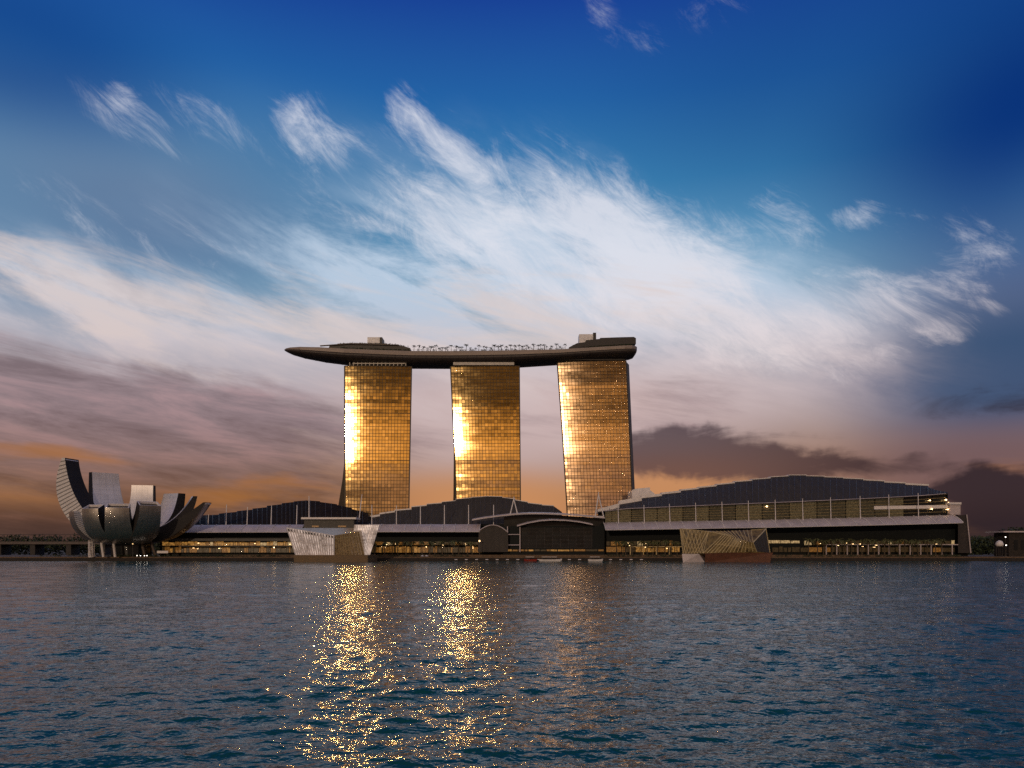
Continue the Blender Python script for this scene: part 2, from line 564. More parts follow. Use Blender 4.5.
M['museum_side'] = mat('museum_side', (0.04, 0.035, 0.034), 0.65, 0.0, 0.15, 0.2, spec=0.15, lines=(0, 24, 0.08, 0.4))
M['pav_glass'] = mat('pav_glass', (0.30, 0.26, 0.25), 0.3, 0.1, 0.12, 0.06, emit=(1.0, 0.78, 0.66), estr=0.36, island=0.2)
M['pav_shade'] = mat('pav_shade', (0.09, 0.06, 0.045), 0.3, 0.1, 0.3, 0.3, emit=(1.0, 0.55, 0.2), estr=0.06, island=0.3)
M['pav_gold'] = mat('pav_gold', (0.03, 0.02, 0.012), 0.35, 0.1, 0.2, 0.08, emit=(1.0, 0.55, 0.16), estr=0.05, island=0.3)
M['lattice'] = mat('lattice', (0.62, 0.49, 0.27), 0.45, 0.2, 0.2, 0.3)
M['hull_brown'] = mat('hull_brown', (0.13, 0.05, 0.03), 0.55, 0, 0.3, 0.3)
M['hull_ochre'] = mat('hull_ochre', (0.15, 0.09, 0.04), 0.6, 0, 0.3, 0.3)
M['red'] = mat('red', (0.30, 0.035, 0.02), 0.45)
M['bulb'] = mat('bulb', (1, 0.8, 0.5), 0.4, emit=(1.0, 0.62, 0.28), estr=6)
M['bulb_white'] = mat('bulb_white', (1, 0.95, 0.9), 0.4, emit=(1.0, 0.9, 0.78), estr=4)
M['pole'] = mat('pole', (0.10, 0.09, 0.085), 0.5, 0.4)
M['bridge'] = mat('bridge', (0.035, 0.03, 0.032), 0.7, 0, 0.3, 0.1)
M['bridge_edge'] = mat('bridge_edge', (0.12, 0.095, 0.09), 0.7)

# ================================================================== water and land
def water():
    nr, nc = 640, 900
    Yr = 24.0 * (606 / 24.0) ** (np.arange(nr) / (nr - 1))
    half = np.linspace(-1, 1, nc)
    Xg = half[None, :] * (Yr[:, None] * 0.80 + 25)
    Yg = np.repeat(Yr[:, None], nc, 1)
    sp = np.maximum(np.gradient(Yr)[:, None], np.gradient(Xg, axis=1))
    Zg = np.zeros_like(Xg)
    Dx = np.zeros_like(Xg)
    Dy = np.zeros_like(Xg)
    for i in range(80):
        lam = 0.55 * (3.8 / 0.55) ** rng.random()
        th = R(-90 + 14 + rng.normal(0, 52))
        k = 2 * math.pi / lam
        amp = 0.0052 * lam ** 0.95 * (0.6 + 0.8 * rng.random())
        ph = rng.random() * 6.283
        wgt = np.clip((lam / sp - 2.2) / 3.0, 0, 1)
        arg = k * (Xg * math.cos(th) + Yg * math.sin(th)) + ph
        Zg += amp * wgt * np.sin(arg)
        Dx += amp * wgt * 0.8 * math.cos(th) * np.cos(arg)
        Dy += amp * wgt * 0.8 * math.sin(th) * np.cos(arg)
    for i in range(30):
        lam = 5.0 * (17.0 / 5.0) ** rng.random()
        th = R(-90 + 10 + rng.normal(0, 24))
        k = 2 * math.pi / lam
        amp = 0.0021 * lam ** 0.95
        ph = rng.random() * 6.283
        wgt = np.clip((lam / sp - 2.2) / 3.0, 0, 1)
        Zg += amp * wgt * np.sin(k * (Xg * math.cos(th) + Yg * math.sin(th)) + ph)
    # patches of rougher and calmer water
    patch = 0.75 + 0.25 * np.sin(Xg / 9.0 + 1.3 * np.sin(Yg / 14.0)) * np.sin(Yg / 11.0 + 0.9 * np.sin(Xg / 17.0))
    co = np.stack([Xg + Dx * patch, Yg + Dy * patch, Zg * patch], -1).reshape(-1, 3)
    idx = np.arange(nr * nc).reshape(nr, nc)
    q = np.stack([idx[:-1, :-1], idx[:-1, 1:], idx[1:, 1:], idx[1:, :-1]], -1).reshape(-1, 4)
    me = bpy.data.meshes.new('water')
    me.vertices.add(len(co))
    me.vertices.foreach_set('co', co.astype(np.float32).ravel())
    me.loops.add(q.size)
    me.loops.foreach_set('vertex_index', q.astype(np.int32).ravel())
    me.polygons.add(len(q))
    me.polygons.foreach_set('loop_start', (np.arange(len(q)) * 4).astype(np.int32))
    me.polygons.foreach_set('loop_total', np.full(len(q), 4, np.int32))
    me.polygons.foreach_set('use_smooth', np.ones(len(q), bool))
    me.update(calc_edges=True)
    m = bpy.data.materials.new('water')
    m.use_nodes = True
    t = m.node_tree
    t.nodes.clear()
    n = NT(t)
    o = n.new('ShaderNodeOutputMaterial')
    b = n.new('ShaderNodeBsdfPrincipled')
    t.links.new(b.outputs[0], o.inputs[0])
    b.inputs['Base Color'].default_value = (0.006, 0.092, 0.105, 1)
    b.inputs['Roughness'].default_value = 0.07
    b.inputs['IOR'].default_value = 1.29
    g = n.new('ShaderNodeNewGeometry')
    v1 = n.mapping(g.outputs['Position'], rot=(0, 0, R(8)), scale=(0.85, 1.0, 1.0))
    h1, _ = n.noise(v1, 0.6, 3, 0.5, 0.35)
    h2, _ = n.noise(v1, 2.0, 2, 0.5, 0.5)
    h = n.math('MULTIPLY_ADD', h1, 1.0, n.math('MULTIPLY', h2, 0.26))
    bp = n.new('ShaderNodeBump')
    bp.inputs['Strength'].default_value = 1.0
    bp.inputs['Distance'].default_value = 0.36
    n.put(bp.inputs['Height'], h)
    t.links.new(bp.outputs[0], b.inputs['Normal'])
    me.materials.append(m)
    ob = bpy.data.objects.new('water', me)
    col.objects.link(ob)
    tag(ob, kind='structure')
    mb = MB()
    mb.face([(-9000, -9000, -0.6), (9000, -9000, -0.6), (9000, 640, -0.6), (-9000, 640, -0.6)])
    ob2 = mb.build('water', m)
    tag(ob2, kind='structure')


water()
mb = MB()
mb.face([(-30000, 636, 1.0), (30000, 636, 1.0), (30000, 40000, 1.0), (-30000, 40000, 1.0)])
tag(mb.build('land', M['land']), kind='structure')

# the quay: two steps of dark stone, then the paved promenade
mb = MB()
mb.box(-900, 900, 600, 604, -3, 1.5)
mb.box(-900, 900, 604.003, 609, -3, 2.3)
tag(mb.build('quay', M['stone_dark']), kind='structure')
mb = MB()
mb.box(-900, 900, 609.003, 760, -2, 3.2)
mb.box(X_(225, 618), X_(960, 618), 618, 650, 3.2, 4.6)
tag(mb.build('promenade', M['stone']), kind='structure')

# ================================================================== towers
YT = 750.0


def lerp_tab(tab, y):
    for (y0, v0), (y1, v1) in zip(tab[:-1], tab[1:]):
        if y <= y1:
            return v0 + (v1 - v0) * (y - y0) / (y1 - y0)
    return tab[-1][1]


def tower(name_label, ltab, rtab, top, rot, bulge, splay, east, right_back, crown, glints=0.0, glass='tower_glass'):
    """ltab/rtab: (row, column) of the two edges of the glass front; the rest of the slab stands behind"""
    GR = 556.0
    zt = Z_(top, YT)

    def row(h):                 # h 0 at the ground, 1 at the top
        return GR + (top - GR) * h

    def front(s, h):
        y = row(h)
        xl, xr = X_(lerp_tab(ltab, y), YT), X_(lerp_tab(rtab, y), YT)
        x = xl + (xr - xl) * s
        q = 2 * s - 1
        yy = YT + bulge * q * q + (x - (xl + xr) / 2) * math.tan(R(rot)) + splay * 1.35 * (h * h - 0.4 * h)
        return Vector((x, yy, 3.2 + (zt - 3.2) * h))

    c0 = front(0.5, 0)
    t = thing('hotel_tower', (c0.x, YT + 10, 3.2), name_label, 'tower', 'hotel towers under the sky deck')
    rg = random.Random(3)
    NB, NF = 21, 56
    mb = MB()
    tilt = [0.0] * NF
    for j in range(NF):
        tilt[j] = 0.7 * tilt[j - 1] + random.gauss(0, 0.0065)
    for i in range(NB):
        for j in range(NF):
            P = [front(i / NB, j / NF), front((i + 1) / NB, j / NF), front((i + 1) / NB, (j + 1) / NF), front(i / NB, (j + 1) / NF)]
            a, b = random.gauss(0, 0.004), tilt[j] + random.gauss(0, 0.004)
            hw, hh = (P[1].x - P[0].x) / 2, (P[3].z - P[0].z) / 2
            for k, (su, sv) in enumerate(((-1, -1), (1, -1), (1, 1), (-1, 1))):
                P[k].y += a * su * hw + b * sv * hh
            if glints and rg.random() < glints and 8 < j < 44:      # invented panes turned to mirror the sun at the camera
                cc = sum(P, Vector()) / 4
                nn_ = ((Vector((0, 0, CAMH)) - cc).normalized() + sun_dir).normalized()
                for p in P:
                    p.y = cc.y - ((p.x - cc.x) * nn_.x + (p.z - cc.z) * nn_.z) / nn_.y
            mb.face(P)
    mb.build('glass_front', M[glass], t, fix=False)
    mb = MB()
    for j in range(NF + 1):
        a = 0.34 if j % 14 else 0.6
        pts = [front(i / 8, j / NF) for i in range(9)]
        for p, q in zip(pts[:-1], pts[1:]):
            mb.hexa([p + Vector((0, -0.35, -a / 2)), q + Vector((0, -0.35, -a / 2)), q + Vector((0, 0.6, -a / 2)), p + Vector((0, 0.6, -a / 2)),
                     p + Vector((0, -0.35, a / 2)), q + Vector((0, -0.35, a / 2)), q + Vector((0, 0.6, a / 2)), p + Vector((0, 0.6, a / 2))])
    mb.build('floor_edge', M['mullion'], t)
    mb = MB()
    for i in range(NB + 1):
        for k in range(10):
            p, q = front(i / NB, k / 10), front(i / NB, (k + 1) / 10)
            r = 0.15 if 0 < i < NB else 0.55
            mb.hexa([p + Vector((-r, -0.5, 0)), p + Vector((r, -0.5, 0)), p + Vector((r, 0.6, 0)), p + Vector((-r, 0.6, 0)),
                     q + Vector((-r, -0.5, 0)), q + Vector((r, -0.5, 0)), q + Vector((r, 0.6, 0)), q + Vector((-r, 0.6, 0))])
    mb.build('mullion', M['mullion'], t)
    # concrete body behind the glass
    mb = MB()
    rings = []
    for k in range(13):
        h = k / 12
        l, r = front(0, h) + Vector((0.3, 1.0, 0)), front(1, h) + Vector((-0.3, 1.0, 0))
        yb = YT + 17
        ll = [front(u, h) + Vector((0, 1.0, 0)) for u in (0.25, 0.5, 0.75)]
        rb = X_(lerp_tab(right_back, row(h)), yb)
        rings.append([l, *ll, r, Vector((rb, yb, l.z)), Vector((l.x * yb / YT * 0.995 if l.x > 0 else l.x, yb, l.z))])
    mb.loft(rings)
    mb.build('west_slab', M['tower_side'], t)
    mb = MB()
    rings = []
    for k in range(13):
        h = k / 12
        back = 18 + 42 * (1 - h) ** 1.6
        Y0 = YT + back
        xl = X_(lerp_tab(east[0], row(h)), Y0)
        xr = X_(lerp_tab(east[1], row(h)), Y0)
        z = 3.2 + (zt - 3.2) * h
        rings.append([Vector((xl, Y0, z)), Vector((xr, Y0, z)), Vector((xr, Y0 + 13, z)), Vector((xl, Y0 + 13, z))])
    mb.loft(rings)
    mb.build('east_slab', M['tower_side'], t)
    mb = MB()
    l, r = front(0, 1), front(1, 1)
    if crown == 'posts':
        for i in range(15):
            p = l.lerp(r, 0.08 + 0.84 * i / 14)
            mb.box(p.x - 0.35, p.x + 0.35, YT + 0.5, YT + 1.2, zt, zt + 4.5)
        mb.box(l.x + 8, r.x - 6, YT + 0.2, YT + 1.5, zt + 1.6, zt + 2.6)
        mb.build('crown', M['tower_pale'], t)
    elif crown == 'beam':
        mb.box(l.x + 3, r.x - 5, YT - 1.0, YT + 2, zt + 0.3, zt + 3.0)
        mb.build('crown', M['tower_pale'], t)
    else:
        mb.box(l.x + 1, r.x - 1, YT - 0.8, YT + 3, zt + 0.3, zt + 4.5)
        mb.build('crown', M['dark_box'], t)
    mb = MB()
    mb.box(l.x + 4, r.x - 4, YT + 4, YT + 26, zt + 0.02, zt + 9)
    mb.build('roof_core', M['dark_box'], t)
    return t


tower('left hotel tower with brightest sunset-gold glass and a white sun glint on its left edge',
      [(300, 344.2), (365, 344.2), (470, 345.0), (556, 345.4)], [(300, 411), (365, 411), (512, 408.5), (556, 408)], 365.5, 2.0, 1.15, 2.5,
      ([(300, 347), (440, 345.6), (470, 343.5), (512, 337), (556, 331)], [(300, 409), (556, 400)]), [(300, 411.5), (556, 409)], 'posts')
tower('middle hotel tower, sunset-gold glass with a pale beam under the sky deck',
      [(300, 450.0), (366, 450.2), (430, 453.3), (470, 455.3), (556, 457)], [(300, 519.2), (366, 519.3), (500, 520.4), (556, 520.6)], 365.5, -2.0, 1.15, 2.5,
      ([(300, 453), (430, 454), (500, 453.3), (556, 450)], [(300, 518), (556, 520)]), [(300, 519.2), (556, 520.4)], 'beam')
tower('right hotel tower, leaning, duller sunset-bronze glass, dark strip down its right side',
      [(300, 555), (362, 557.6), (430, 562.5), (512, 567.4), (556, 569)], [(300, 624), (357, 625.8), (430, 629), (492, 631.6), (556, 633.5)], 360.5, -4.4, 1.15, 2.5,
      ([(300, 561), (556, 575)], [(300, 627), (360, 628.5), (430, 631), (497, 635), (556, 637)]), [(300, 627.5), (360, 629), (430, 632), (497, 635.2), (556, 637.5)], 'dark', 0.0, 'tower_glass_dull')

# ================================================================== sky deck
YD = 752.0


def arc(x):                     # the deck bows away from the camera in the middle
    return YD + 12 - 14 * ((x - 460) / 180) ** 2


stations = [(284.3, 349.6, 350.6, 0.10), (286, 348.3, 351.8, 0.28), (290, 347.4, 353.6, 0.45), (300, 346.8, 356.2, 0.66), (320, 347.2, 359.6, 0.86), (344, 348.6, 362.2, 1), (380, 350, 364, 1),
            (410, 350.9, 365.4, 1), (450, 351, 365.6, 1), (485, 350.6, 365.2, 1), (520, 350, 364.2, 1), (560, 349.2, 361.4, 1),
            (590, 347.4, 359, 0.98), (610, 346.2, 357.8, 0.96), (625, 345.4, 357, 0.93), (632, 345.2, 356.8, 0.86), (635.5, 346, 356, 0.7), (637, 347, 353, 0.4)]
deck = thing('sky_deck', (X_(460, YD), YD, Z_(366, YD)), 'long boat shaped roof deck lying across the tops of the three towers', 'roof deck')
hull_r, rim_r, top_r = [], [], []
for (x, yt, yb, wf) in stations:
    yc = arc(x)
    hw = 19 * wf
    yf = yc - hw
    wx = X_(x, yf)
    zt_, zb_ = Z_(yt, yf), Z_(yb, yc - hw * 0.45)
    th = zt_ - zb_
    rim = zt_ - th * 0.36
    ring = []
    for k in range(13):
        t = math.pi * k / 12
        ring.append(Vector((wx, yc - hw * math.cos(t) * 0.985, rim - (rim - zb_) * math.sin(t) ** 0.75)))
    hull_r.append(ring)
    rim_r.append([Vector((wx, yf, rim - 0.02)), Vector((wx, yf - 0.25 * wf, rim + th * 0.2)), Vector((wx, yf, zt_)), Vector((wx, yc + hw, zt_)), Vector((wx, yc + hw + 0.25 * wf, rim + th * .2)), Vector((wx, yc + hw, rim - 0.02))])
mb = MB()
mb.loft(hull_r)
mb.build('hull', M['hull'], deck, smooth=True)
mb = MB()
mb.loft(rim_r)
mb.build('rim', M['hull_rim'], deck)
mb = MB()
for r0, r1 in zip(hull_r[3:-3], hull_r[4:-2]):
    nseg = max(1, int((r1[0].x - r0[0].x) / 7))
    for q in range(nseg):
        pts = [a_.lerp(b_, q / nseg) + Vector((0, -0.03 * math.cos(math.pi * k / 12) - 0.02, -0.04)) for k, (a_, b_) in enumerate(zip(r0, r1))]
        mb.path(pts[:10], 0.13, 4)
for k in (2, 4):
    mb.path([r[k] + Vector((0, -0.05, -0.03)) for r in hull_r[2:-1]], 0.12, 4)
mb.build('hull_seam', M['dark_box'], deck)


def deck_pt(x, back=0.0):
    for (a, b) in zip(stations[:-1], stations[1:]):
        if a[0] <= x <= b[0]:
            f = (x - a[0]) / (b[0] - a[0])
            yt = a[1] + (b[1] - a[1]) * f
            wf = a[3] + (b[3] - a[3]) * f
            yf = arc(x) - 19 * wf
            return Vector((X_(x, yf), yf + back, Z_(yt, yf)))


def deck_pavilion(outline, name, depth0, depth1, m):
    mb = MB()
    pts = [(X_(x, YD), Z_(y, YD)) for x, y in outline]
    mb.prism(pts, YD + depth0, YD + depth1)
    return mb.build(name, m, deck)


deck_pavilion([(330, 350), (331, 347), (338, 346.6), (339, 345.2), (352, 344.6), (388, 345), (389, 346.4), (402, 347), (411, 349.6), (411, 352), (330, 351)], 'pavilion', -6, 16, M['dark_box'])
deck_pavilion([(568, 350.5), (576, 346.4), (584, 345.4), (585, 343.4), (598, 342.2), (599, 341.2), (616, 340.6), (632, 340.2), (634, 341.5), (634, 347), (600, 349), (568, 352)], 'pavilion', -12, 14, M['dark_box'])
deck_pavilion([(322, 347.4), (350, 345.4), (400, 346.6), (400, 347.3), (350, 346.2), (322, 348.2)], 'roof_edge', -8, -6.01, M['deck'])
deck_pavilion([(367, 344), (367, 336.6), (379.5, 336.6), (379.5, 344)], 'lift_house', 2, 14, M['pale_box'])
deck_pavilion([(379.52, 344), (379.52, 336.9), (382, 336.9), (382, 344)], 'lift_house_side', 1, 14, M['dark_box'])  # dark right side of the lift house, built as its own piece
deck_pavilion([(579.5, 343), (579.5, 333), (593.5, 333), (593.5, 341)], 'lift_house', 4, 16, M['pale_box'])
deck_pavilion([(593.52, 341), (593.52, 331.8), (596.5, 331.8), (596.5, 341)], 'lift_house_side', 3, 16, M['dark_box'])  # dark right side of the second lift house
mb = MB()
for k in range(48):
    x = 424 + 98 * k / 47
    p = deck_pt(x, 0.5)
    mb.bar(p, p + Vector((0, 0, 1.2)), 0.06, n=4)
for x0 in np.linspace(412, 560, 30):
    a, b = deck_pt(x0, 0.5), deck_pt(x0 + 5, 0.5)
    mb.bar(a + Vector((0, 0, 1.2)), b + Vector((0, 0, 1.2)), 0.07, n=4)
mb.build('railing', M['hull_rim'], deck)


# ------------------------------------------------------------------ palms
def palm_meshes(seed, h, nf, m):
    rnd = random.Random(seed)
    t = MB()
    pts = [Vector((0.02 * h * math.sin(k * 0.8 + seed), 0.015 * h * k / 4, h * k / 5)) for k in range(6)]
    for k in range(5):
        t.bar(pts[k], pts[k + 1], h * (0.034 - 0.003 * k), h * (0.031 - 0.003 * k), 6)
    c = MB()
    top = pts[-1]
    L0 = h * 0.36
    for i in range(nf):
        a = 2 * math.pi * i / nf + rnd.uniform(-0.25, 0.25)
        up = rnd.uniform(-0.1, 0.95)
        L = L0 * rnd.uniform(0.8, 1.15)
        d = Vector((math.cos(a), math.sin(a), 0))
        side = Vector((-d.y, d.x, 0))
        prev = None
        for k in range(6):
            f = k / 5
            p = top + d * (L * f * (1 - 0.12 * f)) + Vector((0, 0, L * (up * f - 0.95 * f * f)))
            wd = L * 0.13 * math.sin(math.pi * (0.12 + 0.85 * f))
            cur = (p, p + side * wd + Vector((0, 0, -wd * 0.6)), p - side * wd + Vector((0, 0, -wd * 0.6)))
            if prev:
                c.face([prev[0], cur[0], cur[1], prev[1]])
                c.face([prev[0], prev[2], cur[2], cur[0]])
            prev = cur
    return t, c


def make_palm(seed, h, nf, m, label, group):
    t, c = palm_meshes(seed, h, nf, m)
    o = thing('palm_tree', (0, 0, 0), label, 'palm tree', group)
    t.build('trunk', M['trunk'], o)
    c.build('crown', m, o, fix=False)
    return o


GP = 'palms along the open sky deck'
LP = 'small dark palm in the row on the sky deck between its dark pavilions'
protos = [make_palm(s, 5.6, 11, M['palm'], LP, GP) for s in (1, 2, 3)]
xs = []
x = 413.5
while x < 566:
    xs.append(x)
    x += random.choice([2.6, 3.4, 4.2, 5.0])
for i, x in enumerate(xs):
    o = protos[i] if i < 3 else copy_tree(protos[i % 3])
    o.location = deck_pt(x, random.uniform(3, 12))
    o.rotation_euler = (0, 0, random.uniform(0, 6.28))
    k = random.uniform(0.8, 1.3)
    o.scale = (k * 1.35, k * 1.35, k)


def leaf_cloud(mb, c, rx, ry, rz, n, size, rnd):
    for _ in range(n):
        while True:
            p = Vector((rnd.uniform(-1, 1), rnd.uniform(-1, 1), rnd.uniform(-1, 1)))
            if 0.25 < p.length < 1:
                break
        p = Vector((c[0] + p.x * rx, c[1] + p.y * ry, c[2] + p.z * rz))
        a = Vector((rnd.gauss(0, 1), rnd.gauss(0, 1), rnd.gauss(0, 1))).normalized() * size * rnd.uniform(0.6, 1.3)
        b = a.cross(Vector((rnd.gauss(0, 1), rnd.gauss(0, 1), rnd.gauss(0, 1)))).normalized() * a.length * 0.6
        mb.face([p - a, p + b, p + a, p - b])


rnd = random.Random(5)
for (x0, x1, dy, lab) in ((414, 566, -9, 'low dark planting between the small palms along the open sky deck'), (340, 410, -9, 'dark planting along the front edge of the left deck pavilion'), (572, 634, -14, 'dark planting along the front edge of the right deck pavilion')):
    mb = MB()
    for k in range(26):
        x = x0 + (x1 - x0) * (k + rnd.random()) / 26
        p = deck_pt(x, 1.5)
        leaf_cloud(mb, p + Vector((0, 0.5, 0.9)), 2.0, 1.2, rnd.uniform(0.5, 1.9) if x0 == 414 else rnd.uniform(0.8, 1.6), 30, 0.5, rnd)
    for k in range(34 if x0 != 414 else 0):
            x = x0 + (x1 - x0) * (k + rnd.random()) / 34
            y = lerp_tab([(340, 345.2), (352, 344.6), (388, 345.2), (402, 347), (411, 349.6)] if x0 == 340 else [(572, 347.5), (585, 344), (599, 341.6), (616, 340.6), (640, 340.2)], x)
            leaf_cloud(mb, px(x, y, YD + 2) + Vector((0, 0, 0.8)), 1.5, 3, rnd.uniform(0.8, 1.8), 22, 0.5, rnd)
    o = mb.build('deck_planting', M['foliage'], loc=deck_pt((x0 + x1) / 2, 1.5), fix=False)
    tag(o, lab, 'planting', kind='stuff')

# ================================================================== lotus shaped museum
YM = 622.0
MC = Vector((X_(128, YM), YM, 3.2))
museum = thing('museum', MC, 'lotus shaped museum with curved metal petals opening upward beside the water', 'museum')


def bez(P, t):
    a = 1 - t
    return (P[0][0] * a ** 3 + 3 * P[1][0] * a * a * t + 3 * P[2][0] * a * t * t + P[3][0] * t ** 3,
            P[0][1] * a ** 3 + 3 * P[1][1] * a * a * t + 3 * P[2][1] * a * t * t + P[3][1] * t ** 3)


def petal(ang_, rt, zt, wt, thick, outward=1.06, mid=0.42, side='museum_side', tilt=0.0, inmid=0.80, in_m='museum_in', label=None):
    """one petal: outer shell, two flanks, inner shell and a skylight set into its cut end"""
    out_m = 'museum_out'
    O = [(5, 14), (rt * 0.52, 10.5), (rt * outward, zt * mid), (rt, zt)]
    I = [(2, 24), (rt * 0.40, 22), (rt * outward * inmid - thick * 0.35, zt * (mid + 0.10)), (rt - thick, zt + tilt)]
    ca, sa = math.cos(R(ang_)), math.sin(R(ang_))

    def P(r, z, wd):
        return Vector((MC.x + r * ca - wd * sa, MC.y + r * sa + wd * ca, z))

    def hw(t):
        return wt * (1 - 0.80 * (1 - t) ** 2.2 + 0.30 * math.sin(math.pi * t) ** 2)

    def outer(u, v):
        r, z = bez(O, v)
        q = 2 * u - 1
        return P(r - 0.9 * q * q * v, z, hw(v) * q)

    def inner(u, v):
        r, z = bez(I, v)
        q = 2 * u - 1
        return P(r, z, hw(v) * q * 0.96)

    mb = MB()
    mb.grid(outer, 6, 24)
    o = mb.build('petal', M[out_m], museum, smooth=True, merge=True)
    if label:
        o['label'] = label
    mb = MB()
    mb.grid(inner, 4, 20)
    mb.build('inner_face', M[in_m], o, smooth=True, merge=True)
    mb = MB()
    for u in (0, 1):
        mb.grid(lambda a, v: outer(u, v).lerp(inner(u, v), a), 2, 24)
    mb.build('flank', M[side], o, merge=True)
    # cut end: rim and recessed skylight
    ring = [outer(k / 6, 1) for k in range(7)] + [inner(1 - k / 4, 1) for k in range(5)]
    cen = sum(ring, Vector()) / len(ring)
    ins = [cen + (p - cen) * 0.90 for p in ring]
    low = [p + Vector((-ca * 0.5, -sa * 0.5, -1.6)) for p in ins]
    mb = MB()
    n = len(ring)
    for k in range(n):
        mb.face([ring[k], ring[(k + 1) % n], ins[(k + 1) % n], ins[k]])
        mb.face([ins[k], ins[(k + 1) % n], low[(k + 1) % n], low[k]])
    mb.build('rim', M['white'], o, merge=True)
    mb = MB()
    mb.face(low)
    mb.build('skylight', M['glass_dark'], o)
    return o


petal(170, 54, 82.6, 8, 3.2, 1.36, 0.50, side='museum_rib', inmid=0.66, in_m='museum_side', label='tallest petal, ribbed white along its flank')  # inner face near black, its shade put into the colour
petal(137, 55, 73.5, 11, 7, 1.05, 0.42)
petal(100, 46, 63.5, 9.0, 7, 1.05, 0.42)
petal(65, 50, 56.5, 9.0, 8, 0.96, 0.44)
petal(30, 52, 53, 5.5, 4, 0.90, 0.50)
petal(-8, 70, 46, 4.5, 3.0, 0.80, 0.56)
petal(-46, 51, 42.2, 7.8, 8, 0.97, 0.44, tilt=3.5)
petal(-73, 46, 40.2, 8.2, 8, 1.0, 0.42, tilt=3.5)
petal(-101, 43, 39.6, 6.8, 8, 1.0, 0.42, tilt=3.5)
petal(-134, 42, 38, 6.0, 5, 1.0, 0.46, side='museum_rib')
mb = MB()
rings = []
for (r, z) in ((3, 13), (12, 12.4), (22, 14.2), (29, 19.5), (30, 23), (14, 25), (2, 25)):
    rings.append([Vector((MC.x + r * math.cos(k * math.pi / 14), MC.y + r * math.sin(k * math.pi / 14), z)) for k in range(28)])
mb.loft(rings)
mb.build('bowl', M['museum_out'], museum, smooth=True)
mb = MB()
for (x0, x1) in ((100.5, 103.5), (112.8, 115.2)):
    mb.bar(px(x0, 536, YM - 18), px(x1, 557, YM - 18), 1.0, 1.0, 8)
mb.build('column', M['white'], museum)
for (xa, xb) in ((125, 123), (141, 145), (150, 156)):
    mb = MB()
    mb.bar(px(xa, 539, YM - 6), px(xb, 557, YM - 6), 1.1, 1.1, 8)
    mb.build('column', M['tower_side'], museum)
mb = MB()
a0, a1 = px(91.5, 533, YM - 14), px(91.5, 557, YM - 14)
for k in range(8):
    t = 2 * math.pi * k / 8
    q = Vector((2.1 * math.cos(t), 2.1 * math.sin(t), 0))
    t2 = t + 1.9
    q2 = Vector((2.1 * math.cos(t2), 2.1 * math.sin(t2), 0))
    mb.bar(a0 + q, a1 + q2, 0.28, 0.28, 5)
    mb.bar(a0 + q, a1 + q, 0.3, 0.3, 5)
for z in np.linspace(a1.z, a0.z, 6):
    mb.path([Vector((a0.x + 2.1 * math.cos(2 * math.pi * k / 10), a0.y + 2.1 * math.sin(2 * math.pi * k / 10), z)) for k in range(11)], 0.3, 5)
mb.build('lattice_column', M['white'], museum)
mb = MB()
rings = []
for (r, z) in ((15, 3.2), (15, 13.4)):
    rings.append([Vector((MC.x + r * math.cos(k * math.pi / 12), MC.y + 6 + r * math.sin(k * math.pi / 12), z)) for k in range(24)])
mb.loft(rings)
mb.build('lobby', M['glass_dark'], museum)


# ================================================================== long buildings on the shore
def roof_segments(parent, segs, eave, Ye, Yr, Yb, m, cap_m, cap_h, drop=0.0):
    """segs: (x0, x1, ridge row at x0, ridge row at x1): every bay of the stepped roof is a part with its own pale edge"""
    for i, (x0, x1, r0, r1) in enumerate(segs):
        mb = MB()
        rings = []
        h0 = cap_h(i) if callable(cap_h) else cap_h
        for (x, r) in ((x0, r0 + h0), (x1 - 0.02, r1 + h0)):
            e = lerp_tab(eave, x)
            pe = Vector((X_(x, Ye), Ye, Z_(e, Ye)))
            pr = Vector((X_(x, Yr), Yr, Z_(r, Yr)))
            ring = [pe]
            for k in (0.25, 0.5, 0.75):
                q = pe.lerp(pr, k)
                q.z += (pr.z - pe.z) * 0.07 * math.sin(math.pi * k)
                ring.append(q)
            ring += [pr, Vector((pr.x * Yb / Yr, Yb, pe.z)), Vector((pe.x, Ye + 0.4, pe.z - 0.8))]
            rings.append(ring)
        mb.loft(rings)
        o = mb.build('roof', m, parent)
        mb = MB()
        for f in (0.0, 0.33, 0.67):
            mb.path([a_.lerp(b_, f) + Vector((0, -0.05, 0.12)) for a_, b_ in zip(rings[0][:5], rings[1][:5])], 0.17, 4)
        mb.build('seam', M['seam'], o)
        if h0 > 0:
            mb = MB()
            hz = h0 * Yr / F
            dpt = 0.8 + 0.25 * h0
            (xa, za), (xb, zb) = [(X_(x, Yr), Z_(r, Yr)) for (x, r) in ((x0 - 0.3, r0), (x1 + 0.3, r1))]
            yf = Yr - dpt
            mb.hexa([(xa, yf, za - hz - 0.2), (xb, yf, zb - hz - 0.2), (xb, Yr + 8, zb - hz - 0.2), (xa, Yr + 8, za - hz - 0.2),
                     (xa, yf, za - 0.25), (xb, yf, zb - 0.25), (xb, Yr + 8, zb), (xa, Yr + 8, za)])
            mb.build('roof_edge', cap_m, o)


